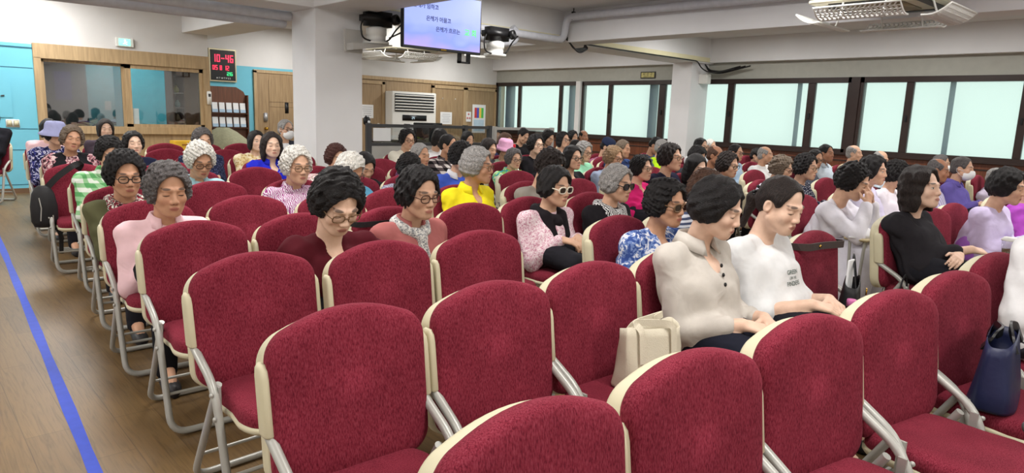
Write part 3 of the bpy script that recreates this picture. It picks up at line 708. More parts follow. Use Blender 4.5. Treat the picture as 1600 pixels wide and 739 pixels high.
def cassette(cx, cy, z, s, label):
    """ceiling cassette unit with four slotted white wind deflectors"""
    t = thing('ceiling_air_conditioner', (cx, cy, z), label, 'air conditioner')
    CRM = plain('cream_panel', srgb(196, 190, 168), 0.5, var=0.02)
    MB().box((-s, -s, 0), (s, s, 0.035), bev=0.008).build('panel', CRM, t)
    MB().box((-s * 0.86, -s * 0.86, 0.035), (s * 0.86, s * 0.86, ZC - z)).build('casing', M_WHITE, t)
    MB().box((-s * 0.5, -s * 0.5, -0.012), (s * 0.5, s * 0.5, 0.001), bev=0.004).build('intake_grille', plain('intake_brown', srgb(140, 128, 104), 0.6), t)
    for k in range(4):
        M = Matrix.Rotation(k * math.pi / 2, 4, 'Z') @ Matrix.Translation((0, -s * 0.80, 0))
        MB().box((-s * 0.68, -0.04, -0.008), (s * 0.68, 0.04, 0.001), M).build('air_slot', M_DGREY, t)
        d = MB(); nx, ny = 18, 7
        def pt(u, v, dz=0.0):
            y = -0.17 - 0.22 * v; zz = -0.15 - 0.02 * math.sin(v * 2.2) + 0.10 * v * v + dz
            return M @ Vector(((u - .5) * 2 * s * 0.74, y + 0.12, zz))
        # border and slotted bars
        bd = [pt(0, 0), pt(1, 0), pt(1, .5), pt(1, 1), pt(0, 1), pt(0, .5)]
        d.tube([pt(i / 8, 0) for i in range(9)] + [pt(1, j / 5) for j in range(1, 6)] + [pt(1 - i / 8, 1) for i in range(1, 9)] + [pt(0, 1 - j / 5) for j in range(1, 5)], 0.009, 6, closed=True)
        for i in range(1, nx):
            d.tube([pt(i / nx + (0.018 if j % 2 else -0.018), j / ny) for j in range(ny + 1)], 0.0085, 5, caps=False)
        for j in range(1, ny): d.tube([pt(0, j / ny), pt(.5, j / ny), pt(1, j / ny)], 0.006, 5, caps=False)
        dd = d.build('wind_deflector', M_WHITE, t)
        for u in (.25, .75):
            q = MB(); a_ = pt(u, .35); q.tube([a_, Vector((a_.x, a_.y, 0.005)) + (M.to_3x3() @ Vector((0, 0.06, 0)))], 0.009, 6)
            q.build('deflector_strut', M_WHITE, dd)
    return t
cassette(7.12, 2.62, 2.50, 0.50, 'ceiling air conditioner with white slotted deflectors near the front windows')
cassette(7.05, 10.7, 2.43, 0.47, 'ceiling air conditioner with slotted deflectors behind the television')

sg = thing('exit_plate', (XW - 0.001, 9.02, 2.31), 'yellow emergency exit plate above the frosted windows', 'sign')
for o_ in (MB().box((-0.02, -0.19, -0.07), (0, 0.19, 0.07), bev=0.002).build('plate', plain('plate_black', srgb(40, 40, 34), 0.5), sg),
           MB().box((-0.024, -0.165, -0.05), (-0.02, 0.165, 0.05)).build('plate_face', plain('plate_yellow', srgb(196, 186, 120), 0.6), sg)): pass
text_obj('비 상 구', 0.075, M_BLACK, TXX(-0.026, 0, 0.012), 'lettering', sg)
text_obj('EMERGENCY EXIT', 0.026, M_BLACK, TXX(-0.026, 0, -0.036), 'small_lettering', sg)
# cable runs
o = MB().tube(arc([(8.3, 7.44, ZB + .02), (9.5, 7.44, ZB + .01), (11.5, 7.44, ZB + .01), (11.62, 7.42, ZB - .12), (11.75, 7.3, ZB - .20), (11.9, 6.9, ZB - .12)], 0.15), 0.012, 7).build('ceiling_cable', M_BLACK); tag(o, 'black cable along the cross beam to wall pillar', 'cable')
m = MB()
for k in range(4): m.tube(arc([(7.80, 7.40, 2.62 - .02 * k), (7.9 , 7.38, 2.48), (8.0 + .04 * k, 7.38, 2.40 - .02 * k), (8.25 + .03 * k, 7.40, 2.44), (8.3, 7.43, 2.5)], 0.1), 0.012, 6)
o = m.build('cable_bundle', M_BLACK); tag(o, 'black cable bundle drooping under the long beam', 'cable')
m = MB()
for k in range(3): m.tube(arc([(11.97, 7.56, 2.47), (11.95, 7.45, 2.36 - .02 * k), (11.95, 7.2, 2.33 - .02 * k), (11.95, 6.8 - .1 * k, 2.42)], 0.1), 0.013, 6)
o = m.build('cable_bundle', M_BLACK); tag(o, 'black cable bundle beside the wall pillar top', 'cable')
o = bx((11.80, 7.40, 2.10), (11.95, 7.58, 2.28), 0.006).build('junction_box', M_WHITE); tag(o, 'white junction box on the wall pillar', 'box')
o = MB().tube(arc([(4.95, 7.0, 2.95), (4.93, 7.0, 2.5), (4.75, 6.95, 2.35), (4.5, 7.1, 2.2)], 0.1), 0.010, 6).build('hanging_cable', M_BLACK); tag(o, 'thin black cable hanging left of the television', 'cable')

# ------------------------------------------------------------------ folding chairs
def chair_outline(w, z0, z1, rt, rb, archh, n=10):
    """rounded back-rest outline in (x, z): arched top, softer bottom corners"""
    pts = []
    hw = w / 2
    def corner(cx, cz, r, a0, a1):
        for k in range(n + 1):
            a = math.radians(a0 + (a1 - a0) * k / n); pts.append((cx + r * math.cos(a), cz + r * math.sin(a)))
    corner(hw - rb, z0 + rb, rb, -90, 0)
    zt = z1 - archh
    corner(hw - rt, zt - rt, rt, 0, 72)
    for k in range(1, 12):
        t = k / 12; x = (hw - rt * 0.7) * (1 - 2 * t); pts.append((x, zt + archh * (1 - (2 * t - 1) ** 2) - rt * 0.05))
    corner(-hw + rt, zt - rt, rt, 108, 180)
    corner(-hw + rb, z0 + rb, rb, 180, 270)
    return pts

def panel(outl, stages, place, cap=True):
    """loft of scaled outlines; stages = (scale, depth)"""
    cx = 0; cz = sum(p[1] for p in outl) / len(outl)
    rings = [[place(cx + (x - cx) * s, cz + (z - cz) * s, d) for x, z in outl] for s, d in stages]
    return MB().loft(rings)

def back_place(x, z, d):
    # back rest leans back: top at y=0 (z .853), bottom further forward; slight wrap towards the sitter
    y = -(0.853 - z) * 0.120
    return Vector((x, y - d - 0.10 * x * x, z + d * 0.14))
ZT = 0.853
OUT_SHELL = chair_outline(0.462, 0.392, ZT - 0.018, 0.085, 0.07, 0.034)
OUT_CUSH = chair_outline(0.454, 0.396, ZT - 0.003, 0.083, 0.07, 0.036)
ME_SHELL = panel(OUT_SHELL, [(0.0, -0.054), (0.5, -0.053), (0.85, -0.051), (0.94, -0.047), (0.985, -0.040), (1.0, -0.030), (1.0, -0.002), (1.0, 0.006), (0.99, 0.010), (0.0, 0.010)], back_place).mesh('back_shell', M_IVORY)
ME_BACK = panel(OUT_CUSH, [(0.0, 0.004), (0.99, 0.006), (1.0, 0.014), (1.0, 0.030), (0.985, 0.041), (0.955, 0.049), (0.90, 0.054), (0.75, 0.056), (0.5, 0.056), (0.25, 0.056), (0.0, 0.056)], back_place).mesh('back_cushion', M_RED)
def seat_outline(grow=0.0):
    pts = []
    for k in range(48):
        a = 2 * math.pi * k / 48; c, s_ = math.cos(a), math.sin(a)
        e = 0.42
        x = 0.205 * math.copysign(abs(c) ** e, c); y = 0.205 * math.copysign(abs(s_) ** e, s_)
        x *= 1.0 if y < 0 else 0.93
        pts.append((x * (1 + grow), y * (1 + grow)))
    return pts
def seat_mesh(name, stages, mat, grow=0.0):
    rings = []
    for s_, z in stages:
        rings.append([Vector((x * s_, -0.265 + y * s_, z + 0.02 * (-(y * s_)))) for x, y in seat_outline(grow)])
    return MB().loft(rings).mesh(name, mat)
ME_SEAT = seat_mesh('seat_cushion', [(0, .372), (.97, .372), (1.0, .382), (1.0, .40), (.985, .414), (.95, .424), (.85, .431), (.6, .434), (.3, .434), (0, .434)], M_RED)
ME_PAN = seat_mesh('seat_pan', [(0, .350), (.90, .350), (.97, .355), (1.0, .365), (1.0, .378), (0, .378)], M_IVORY, 0.02)
def sleeve_mesh(sx):
    rings = []
    for z, h, dd in ((.555, .017, 0), (.56, .019, 0), (.70, .019, 0), (.722, .017, 0), (.735, .010, 0)):
        y = -(0.853 - z) * 0.145 - 0.012
        rings.append([Vector((sx * 0.230 + h * math.copysign(abs(math.cos(a)) ** .6, math.cos(a)) * 0.82, y + 1.45 * h * math.copysign(abs(math.sin(a)) ** .6, math.sin(a)), z)) for a in [2 * math.pi * k / 16 for k in range(16)]])
    return MB().loft(rings).mesh('arm_sleeve', M_IVORY)
ME_SLV = (sleeve_mesh(-1), sleeve_mesh(1))
TX = 0.226
def front_pts():
    a = [(-TX, -0.040, 0.575), (-TX, -0.050, 0.556), (-TX, -0.225, 0.462), (-TX, -0.345, 0.0165), (TX, -0.345, 0.0165), (TX, -0.225, 0.462), (TX, -0.050, 0.556), (TX, -0.040, 0.575)]
    return arc(a, 0.075, 6)
ME_FRONT = MB().tube(front_pts(), 0.0140, 10).mesh('front_leg_frame', M_STEEL)
ME_REAR = MB().tube(arc([(-TX + .027, -0.185, 0.452), (-TX + .027, 0.075, 0.0145), (TX - .027, 0.075, 0.0145), (TX - .027, -0.185, 0.452)], 0.06, 6), 0.0130, 10).mesh('rear_leg_frame', M_STEEL)
def hinge(sx):
    m = MB()
    m.prism([(-0.012, 0.35), (0.012, 0.35), (0.012, 0.46), (-0.012, 0.46)], (-0.004, 0.004), Matrix.Translation((sx * (TX - .014), -0.222, 0)) @ Matrix.Rotation(R_(90), 4, 'Z'))
    for z in (.365, .440): m.lathe([(0.008, 0), (0.008, 0.006), (0.005, 0.009)], 10, Matrix.Translation((sx * TX, -0.235 - (.44 - z) * .27, z)) @ Matrix.Rotation(R_(90 * sx), 4, 'Y') @ Matrix.Translation((0, 0, 0.011)))
    return m.mesh('hinge_bracket', M_STEEL)
ME_HINGE = (hinge(-1), hinge(1))
ME_STR = MB().tube([(-TX, -0.29, 0.17), (TX, -0.29, 0.17)], 0.007, 8).mesh('stretcher', M_STEEL)
ME_STR2 = MB().tube([(-TX + .03, 0.01, 0.125), (TX - .03, 0.01, 0.125)], 0.007, 8).mesh('stretcher', M_STEEL)
CHAIR_PARTS = [('back_shell', ME_SHELL), ('back_cushion', ME_BACK), ('arm_sleeve', ME_SLV[0]), ('arm_sleeve', ME_SLV[1]), ('seat_cushion', ME_SEAT), ('seat_pan', ME_PAN),
               ('front_leg_frame', ME_FRONT), ('rear_leg_frame', ME_REAR), ('hinge_bracket', ME_HINGE[0]), ('hinge_bracket', ME_HINGE[1]), ('stretcher', ME_STR), ('stretcher', ME_STR2)]
def make_chair(x, y, rot, label, group):
    t = thing('folding_chair', (x, y, 0), label, 'chair', -R_(rot), group)
    for n_, me in CHAIR_PARTS:
        o = bpy.data.objects.new(n_, me); COL.objects.link(o); o.parent = t
    return t

# ------------------------------------------------------------------ figures: smooth-blended solids on a stretched grid
def axis(lo, hi, coarse, fines):
    pts = [lo]; x = lo
    while x < hi:
        st = coarse
        for a, b, s in fines:
            if a - 1e-9 <= x < b: st = min(st, s)
            elif x < a: st = min(st, max(a - x, s))
        x += st; pts.append(x)
    return np.array(pts, dtype=np.float32)

class Field:
    def __init__(s, xs, ys, zs):
        s.ax = (xs, ys, zs); s.d = np.full((len(xs), len(ys), len(zs)), 1.0, np.float32)
    def sub(s, lo, hi, m):
        sl = []
        for a, l, h in zip(s.ax, lo, hi):
            i = max(0, int(np.searchsorted(a, l - m)) - 1); j = min(len(a), int(np.searchsorted(a, h + m)) + 2)
            sl.append(slice(i, j))
        X = s.ax[0][sl[0]][:, None, None]; Y = s.ax[1][sl[1]][None, :, None]; Z = s.ax[2][sl[2]][None, None, :]
        return tuple(sl), X, Y, Z
    def put(s, sl, f, k, neg=False):
        d = s.d[sl]
        if d.size == 0: return
        if neg:
            h = np.clip(.5 - .5 * (f + d) / k, 0, 1); s.d[sl] = d * (1 - h) - f * h + k * h * (1 - h)
        elif k <= 0: s.d[sl] = np.minimum(d, f)
        else:
            h = np.clip(.5 + .5 * (f - d) / k, 0, 1); s.d[sl] = f * (1 - h) + d * h - k * h * (1 - h)
    def rc(s, a, b, ra, rb, k=0.02, fy=1.0, neg=False):
        a = np.array(a, float); b = np.array(b, float); rm = max(ra, rb)
        sl, X, Y, Z = s.sub(np.minimum(a, b) - rm, np.maximum(a, b) + rm, k + 0.03)
        d = b - a; L = float(d @ d) + 1e-9
        t = np.clip(((X - a[0]) * d[0] + (Y - a[1]) * d[1] + (Z - a[2]) * d[2]) / L, 0, 1)
        f = np.sqrt((X - a[0] - t * d[0]) ** 2 + ((Y - a[1] - t * d[1]) / fy) ** 2 + (Z - a[2] - t * d[2]) ** 2) - (ra + (rb - ra) * t)
        s.put(sl, f.astype(np.float32), k, neg); return s
    def ell(s, c, r, k=0.02, R=None, neg=False, noise=None):
        c = np.array(c, float); rm = max(r) if R is not None else None
        lo = c - (rm if rm else np.array(r)); hi = c + (rm if rm else np.array(r))
        sl, X, Y, Z = s.sub(lo, hi, k + 0.03)
        x, y, z = X - c[0], Y - c[1], Z - c[2]
        if R is not None:
            x, y, z = (R[0][0] * x + R[1][0] * y + R[2][0] * z, R[0][1] * x + R[1][1] * y + R[2][1] * z, R[0][2] * x + R[1][2] * y + R[2][2] * z)
        k0 = np.sqrt((x / r[0]) ** 2 + (y / r[1]) ** 2 + (z / r[2]) ** 2)
        k1 = np.sqrt((x / r[0] ** 2) ** 2 + (y / r[1] ** 2) ** 2 + (z / r[2] ** 2) ** 2) + 1e-6
        f = k0 * (k0 - 1) / k1
        s.put(sl, f.astype(np.float32), k, neg); return s
    def mesh(s, name):
        d = s.d; ax = s.ax
        sg = d < 0
        c = sg[:-1, :-1, :-1].astype(np.int8)
        for o in ((1, 0, 0), (0, 1, 0), (0, 0, 1), (1, 1, 0), (1, 0, 1), (0, 1, 1), (1, 1, 1)):
            c = c + sg[o[0]:sg.shape[0] - 1 + o[0], o[1]:sg.shape[1] - 1 + o[1], o[2]:sg.shape[2] - 1 + o[2]]
        act = np.argwhere((c > 0) & (c < 8))
        if len(act) == 0: return None
        idx = np.full(c.shape, -1, np.int32); idx[act[:, 0], act[:, 1], act[:, 2]] = np.arange(len(act))
        acc = np.zeros((len(act), 3)); cnt = np.zeros(len(act))
        P = [np.asarray(a, float) for a in ax]
        for axn in range(3):
            for u in (0, 1):
                for v in (0, 1):
                    o0 = [0, 0, 0]; oth = [q for q in range(3) if q != axn]
                    o0[oth[0]] = u; o0[oth[1]] = v; o1 = list(o0); o1[axn] = 1
                    i0 = act + o0; i1 = act + o1
                    d0 = d[i0[:, 0], i0[:, 1], i0[:, 2]]; d1 = d[i1[:, 0], i1[:, 1], i1[:, 2]]
                    m = (d0 < 0) != (d1 < 0)
                    t = np.where(m, d0 / np.where(m, d0 - d1, 1), 0)
                    p0 = np.stack([P[q][i0[:, q]] for q in range(3)], 1); p1 = np.stack([P[q][i1[:, q]] for q in range(3)], 1)
                    acc += np.where(m[:, None], p0 + (p1 - p0) * t[:, None], 0); cnt += m
        V = acc / cnt[:, None]
        F = []
        for axn in range(3):
            oth = [(1, 2), (2, 0), (0, 1)][axn]
            a = [slice(None)] * 3; b = [slice(None)] * 3
            a[axn] = slice(0, -1); b[axn] = slice(1, None)
            s0 = sg[tuple(a)]; s1 = sg[tuple(b)]
            e = np.argwhere(s0 != s1)
            ok = np.ones(len(e), bool)
            for q in oth: ok &= (e[:, q] > 0) & (e[:, q] < d.shape[q] - 1)
            e = e[ok]
            def cell(du, dv):
                q = e.copy(); q[:, oth[0]] -= du; q[:, oth[1]] -= dv
                return idx[q[:, 0], q[:, 1], q[:, 2]]
            quad = np.stack([cell(0, 0), cell(1, 0), cell(1, 1), cell(0, 1)], 1)
            fl = s0[e[:, 0], e[:, 1], e[:, 2]]
            quad[~fl] = quad[~fl][:, ::-1]
            F.append(quad)
        F = np.concatenate(F)
        me = bpy.data.meshes.new(name)
        me.vertices.add(len(V)); me.vertices.foreach_set('co', V.astype(np.float32).ravel())
        me.loops.add(len(F) * 4); me.polygons.add(len(F))
        me.loops.foreach_set('vertex_index', F.astype(np.int32).ravel())
        me.polygons.foreach_set('loop_start', np.arange(0, len(F) * 4, 4, dtype=np.int32))
        me.polygons.foreach_set('use_smooth', np.ones(len(F), bool))
        me.update(calc_edges=True)
        return me

class NX:
    """tiny helper for math node trees"""
    def __init__(s, nt): s.nt = nt
    def m(s, op, a, b=None, c=None, clamp=False):
        n = s.nt.nodes.new('ShaderNodeMath'); n.operation = op; n.use_clamp = clamp
        for i, v in enumerate((a, b, c)):
            if v is None: continue
            if isinstance(v, (int, float)): n.inputs[i].default_value = v
            else: s.nt.links.new(v, n.inputs[i])
        return n.outputs[0]
    def mix(s, f, a, b, blend='MIX'):
        n = s.nt.nodes.new('ShaderNodeMix'); n.data_type = 'RGBA'; n.blend_type = blend
        for i, v in ((0, f), (6, a), (7, b)):
            if isinstance(v, (int, float)): n.inputs[i].default_value = v
            elif isinstance(v, tuple): n.inputs[i].default_value = (*v, 1)
            else: s.nt.links.new(v, n.inputs[i])
        return n.outputs[2]

def skin_mat():
    m, nt, b = new_mat('skin'); N = NX(nt)
    oi = nt.nodes.new('ShaderNodeObjectInfo')
    at = nt.nodes.new('ShaderNodeAttribute'); at.attribute_name = 'head_pos'
    sp = nt.nodes.new('ShaderNodeSeparateXYZ'); nt.links.new(at.outputs['Vector'], sp.inputs[0])
    x, y, z = sp.outputs; ax = N.m('ABSOLUTE', x)
    front = N.m('LESS_THAN', y, -0.045)
    def spot(cx, cz, rx, rz, soft=3.0, tilt=0.0, xs=None):
        u = N.m('DIVIDE', N.m('SUBTRACT', ax if xs is None else xs, cx), rx)
        zz = N.m('SUBTRACT', z, cz)
        if tilt: zz = N.m('ADD', zz, N.m('MULTIPLY', N.m('SUBTRACT', ax, cx), tilt))
        v = N.m('DIVIDE', zz, rz)
        q = N.m('ADD', N.m('MULTIPLY', u, u), N.m('MULTIPLY', v, v))
        return N.m('MULTIPLY', N.m('MULTIPLY', N.m('SUBTRACT', 1.0, q), soft, clamp=True), front)
    tc = nt.nodes.new('ShaderNodeTexCoord')
    n = nt.nodes.new('ShaderNodeTexNoise'); n.inputs['Scale'].default_value = 26; n.inputs['Detail'].default_value = 4
    nt.links.new(tc.outputs['Object'], n.inputs['Vector'])
    r = ramp(nt, n.outputs[0], [(0.3, (0.86, 0.80, 0.76)), (0.7, (1.08, 1.06, 1.05))])
    c = N.mix(0.8, oi.outputs['Color'], r.outputs[0], 'MULTIPLY')
    # flush on the cheeks, lips, eyebrows, lids
    c = N.mix(N.m('MULTIPLY', spot(0.036, -0.032, 0.026, 0.022, 1.0), 0.25), c, (0.55, 0.20, 0.14))
    c = N.mix(N.m('MULTIPLY', spot(0.0, -0.0635, 0.0235, 0.0105, 2.5, xs=x), 0.75), c, (0.36, 0.10, 0.085))
    c = N.mix(N.m('MULTIPLY', spot(0.0, -0.0635, 0.021, 0.0014, 2.0, xs=x), 0.8), c, (0.10, 0.025, 0.02))
    c = N.mix(N.m('MULTIPLY', spot(0.033, 0.0275, 0.0195, 0.0058, 1.8, 0.10), 0.85), c, (0.05, 0.035, 0.03))
    openf = oi.outputs['Alpha']
    wh = N.m('MULTIPLY', spot(0.0315, 0.001, 0.0135, 0.0050, 3.0), openf)
    c = N.mix(wh, c, (0.62, 0.58, 0.54))
    ir = N.m('MULTIPLY', spot(0.0315, 0.001, 0.0055, 0.0048, 4.0), openf)
    c = N.mix(ir, c, (0.02, 0.013, 0.01))
    lid = N.m('MULTIPLY', spot(0.0315, 0.0058, 0.0155, 0.0020, 2.5), openf)
    c = N.mix(lid, c, (0.05, 0.03, 0.025))
    cl = N.m('MULTIPLY', spot(0.0315, -0.0035, 0.0165, 0.0030, 2.5, 0.06), N.m('SUBTRACT', 1.0, openf))
    c = N.mix(cl, c, (0.06, 0.035, 0.03))
    c = N.mix(N.m('MULTIPLY', spot(0.0075, -0.038, 0.0042, 0.0030, 2.5), 0.85), c, (0.09, 0.03, 0.025))
    nt.links.new(c, b.inputs['Base Color'])
    b.inputs['Roughness'].default_value = 0.52; b.inputs['Specular IOR Level'].default_value = 0.35
    n2 = nt.nodes.new('ShaderNodeTexNoise'); n2.inputs['Scale'].default_value = 120; n2.inputs['Detail'].default_value = 3
    nt.links.new(tc.outputs['Object'], n2.inputs['Vector'])
    bp = nt.nodes.new('ShaderNodeBump'); bp.inputs['Strength'].default_value = 0.18; bp.inputs['Distance'].default_value = 0.003
    nt.links.new(n2.outputs[0], bp.inputs['Height']); nt.links.new(bp.outputs[0], b.inputs['Normal'])
    return m
M_SKIN = skin_mat()

def hair_mat(name, curly):
    m, nt, b = new_mat(name); N = NX(nt)
    oi = nt.nodes.new('ShaderNodeObjectInfo'); tc = nt.nodes.new('ShaderNodeTexCoord')
    mp = nt.nodes.new('ShaderNodeMapping'); mp.inputs['Scale'].default_value = (1, 1, 1) if curly else (1, 1, 0.22)
    nt.links.new(tc.outputs['Object'], mp.inputs[0])
    n = nt.nodes.new('ShaderNodeTexNoise'); n.inputs['Scale'].default_value = 130 if curly else 230; n.inputs['Detail'].default_value = 5; n.inputs['Distortion'].default_value = 1.6 if curly else 0.3
    nt.links.new(mp.outputs[0], n.inputs['Vector'])
    r = ramp(nt, n.outputs[0], [(0.32, (0.35, 0.35, 0.35)), (0.52, (1, 1, 1)), (0.72, (1.9, 1.8, 1.75))])
    c = N.mix(1.0, oi.outputs['Color'], r.outputs[0], 'MULTIPLY')
    nt.links.new(c, b.inputs['Base Color'])
    b.inputs['Roughness'].default_value = 0.55; b.inputs['Specular IOR Level'].default_value = 0.3
    bp = nt.nodes.new('ShaderNodeBump'); bp.inputs['Strength'].default_value = 1.0; bp.inputs['Distance'].default_value = 0.008
    nt.links.new(n.outputs[0], bp.inputs['Height']); nt.links.new(bp.outputs[0], b.inputs['Normal'])
    return m
M_CURL, M_STRAIGHT = hair_mat('curly_hair', True), hair_mat('straight_hair', False)

def rot3(yaw, pitch, tilt):
    return np.array(Matrix.Rotation(yaw, 3, 'Z') @ Matrix.Rotation(pitch, 3, 'X') @ Matrix.Rotation(tilt, 3, 'Y'))

# hair in the head's own frame: face to -y, crown at z=.115, chin at -.115
_hair = {}
def hair_mesh(style, var):
    key = (style, var)
    if key in _hair: return _hair[key]
    rng = np.random.RandomState(var * 7 + len(style))
    st = 0.0045
    tail = style in ('long', 'ponytail', 'wavy')
    F = Field(np.arange(-.15, .151, st, dtype=np.float32), np.arange(-.16, .20, st, dtype=np.float32), np.arange(-.24 if tail else -.15, .175, st, dtype=np.float32))
    face = True
    v = {'perm': .017, 'bigperm': .020, 'bob': .014, 'short': .008, 'bald': .004, 'tied': .007, 'ponytail': .008, 'long': .014, 'wavy': .022, 'soft': .018}[style]
    F.ell((0, .016, .034), (.076 + v, .092 + v, .082 + v * .9), 0.01)
    amp, fr = {'perm': (.0036, 190), 'bigperm': (.0040, 200), 'soft': (.0030, 120), 'wavy': (.004, 70)}.get(style, (.0014, 90))
    if style in ('perm', 'bigperm', 'soft'):
        F.ell((0, .055, -.015), (.070 + v * .8, .055 + v, .075), 0.03)
        for sx in (-1, 1): F.ell((sx * .068, .015, -.01), (.022 + v * .5, .055 + v * .4, .058), 0.03)
        cutz = -.095
    elif style == 'bob':
        F.ell((0, .05, -.03), (.080, .062, .085), 0.03)
        for sx in (-1, 1): F.ell((sx * .074, .012, -.03), (.026, .056, .085), 0.03)
        cutz = -.105
    elif style in ('long', 'wavy'):
        F.ell((0, .06, -.06), (.092, .062, .12), 0.04)
        for sx in (-1, 1): F.ell((sx * .078, .018, -.05), (.028, .056, .12), 0.03)
        cutz = -.175 if style == 'long' else -.140
    elif style in ('tied', 'ponytail'):
        F.ell((0, .06, -.01), (.066, .05, .06), 0.03)
        if style == 'ponytail':
            F.rc((0, .112, -.005), (0, .135, -.03), .018, .024, 0.015); F.rc((0, .135, -.03), (0, .135, -.17), .028, .014, 0.02)
        else: F.ell((0, .118, -.02), (.03, .024, .03), 0.01)
        cutz = -.08 if style == 'tied' else -.24
    else:
        F.ell((0, .05, -.02), (.068 + v, .055 + v, .055), 0.02)
        cutz = -.075
    X = F.ax[0][:, None, None]; Y = F.ax[1][None, :, None]; Z = F.ax[2][None, None, :]
    nz = 0
    for k in range(5):
        w_ = rng.uniform(-1, 1, 3); w_ /= np.linalg.norm(w_); ph = rng.uniform(0, 6.28, 2); w2 = rng.uniform(-1, 1, 3); w2 /= np.linalg.norm(w2)
        nz = nz + np.sin(fr * (w_[0] * X + w_[1] * Y + w_[2] * Z) + ph[0]) * np.sin(fr * .8 * (w2[0] * X + w2[1] * Y + w2[2] * Z) + ph[1])
    F.d = F.d + (amp * nz).astype(np.float32)
    # opening for the face, deeper on men; ears stay free on short cuts
    hl = {'short': .010, 'bald': .012, 'tied': .010, 'ponytail': .010}.get(style, 0.0)
    F.ell((0, -.120, -.022 + hl), (.078, .125, .117), 0.008, neg=True)
    if style in ('bob', 'long'): F.ell((0, -.100, -.035), (.067, .078, .100), .010, neg=True)
    if style == 'wavy': F.ell((.0, -.12, .035), (.062, .085, .085), .012, neg=True)
    F.ell((0, -.105, -.115), (.075, .085, .10), 0.012, neg=True)
    if style in ('bob', 'long') and var % 2 == 0: F.ell((.012, -.11, .02), (.05, .07, .068), 0.012, neg=True)
    if style in ('short', 'bald', 'tied', 'ponytail'):
        for sx in (-1, 1):
            F.ell((sx * .088, -.004, -.022), (.03, .032, .044), 0.008, neg=True)
            F.ell((sx * .075, -.055, -.05), (.03, .05, .06), 0.01, neg=True)
    if style == 'bald': F.ell((0, -.045, .105), (.072, .105, .062), 0.012, neg=True)
    F.ell((0, .0, -.13), (.052, .07, .13), 0.012, neg=True) if style not in ('ponytail',) else F.ell((0, .0, -.15), (.05, .062, .12), 0.012, neg=True)
    cz = np.broadcast_to((cutz - Z), F.d.shape)
    F.d = np.maximum(F.d, cz + (0.004 * np.sin(90 * X) + 0.003 * np.sin(70 * Y)))
    me = F.mesh('hair')
    me.materials.append(M_CURL if style in ('perm', 'bigperm', 'soft') else M_STRAIGHT)
    _hair[key] = me
    return me

_shared = {}
def specs_mesh(kind):
    if kind in _shared: return _shared[kind]
    sun = kind != 'clear'
    f = MB(); l = MB()
    rx, rz = (.027, .020) if sun else (.024, .0185)
    for sx in (-1, 1):
        ring = [Vector((sx * .032 + rx * math.copysign(abs(math.cos(a)) ** .75, math.cos(a)), -.097 + .18 * (abs(sx * .032 + rx * math.cos(a)) ** 2) * 6, -.001 + rz * math.copysign(abs(math.sin(a)) ** .75, math.sin(a)))) for a in [2 * math.pi * k / 28 for k in range(28)]]
        f.tube(ring, .0042 if sun else .0026, 6, closed=True)
        l.add(ring, [tuple(range(28))])
        f.tube([ring[0] if sx > 0 else ring[14], Vector((sx * .073, -.072, .004)), Vector((sx * .083, -.02, .006)), Vector((sx * .083, .012, .004)), Vector((sx * .078, .026, -.010))], .0034 if sun else .0020, 6)
    f.tube([(-.010, -.099, .002), (0, -.103, .005), (.010, -.099, .002)], .003, 6)
    _shared[kind] = (f, l)
    return _shared[kind]
M_LENS = glass_mat('spectacle_lens', (0.93, 0.94, 0.94), 0.07)
M_DARKLENS = plain('dark_lens', srgb(44, 28, 26), 0.12, var=0.05, spec=0.6)
_gl = {}
def glasses_meshes(kind, fr):
    k = (kind, fr)
    if k not in _gl:
        f, l = specs_mesh(kind)
        c = {'black': srgb(24, 22, 22), 'gold': srgb(112, 84, 58), 'brown': srgb(74, 44, 32), 'white': srgb(226, 218, 200), 'red': srgb(110, 40, 40)}[fr]
        _gl[k] = (f.mesh('glasses', plain('specs_' + fr, c, 0.3)), l.mesh('lens', M_LENS if kind == 'clear' else M_DARKLENS))
    return _gl[k]
def mask_mesh():
    if 'mask' in _shared: return _shared['mask']
    st = .004
    F = Field(np.arange(-.09, .0901, st, dtype=np.float32), np.arange(-.14, .03, st, dtype=np.float32), np.arange(-.13, .02, st, dtype=np.float32))
    F.ell((0, -.042, -.060), (.066, .072, .062), 0.01)
    F.ell((0, -.095, -.045), (.030, .028, .038), 0.03)
    Y = F.ax[1][None, :, None]; Z = F.ax[2][None, None, :]
    F.d = np.maximum(F.d, np.broadcast_to(Y + .030, F.d.shape)); F.d = np.maximum(F.d, np.broadcast_to(Z + .012 - 0 * Y, F.d.shape))
    me = F.mesh('face_mask'); me.materials.append(plain('mask_white', srgb(236, 238, 240), 0.85, var=0.02))
    mb = MB()
    for sx in (-1, 1): mb.tube([(sx * .062, -.035, -.025), (sx * .08, .0, -.01), (sx * .084, .03, -.005), (sx * .078, .03, -.03), (sx * .06, -.032, -.085)], .002, 5)
    _shared['mask'] = (me, mb.mesh('ear_loop', M_PAPER))
    return _shared['mask']

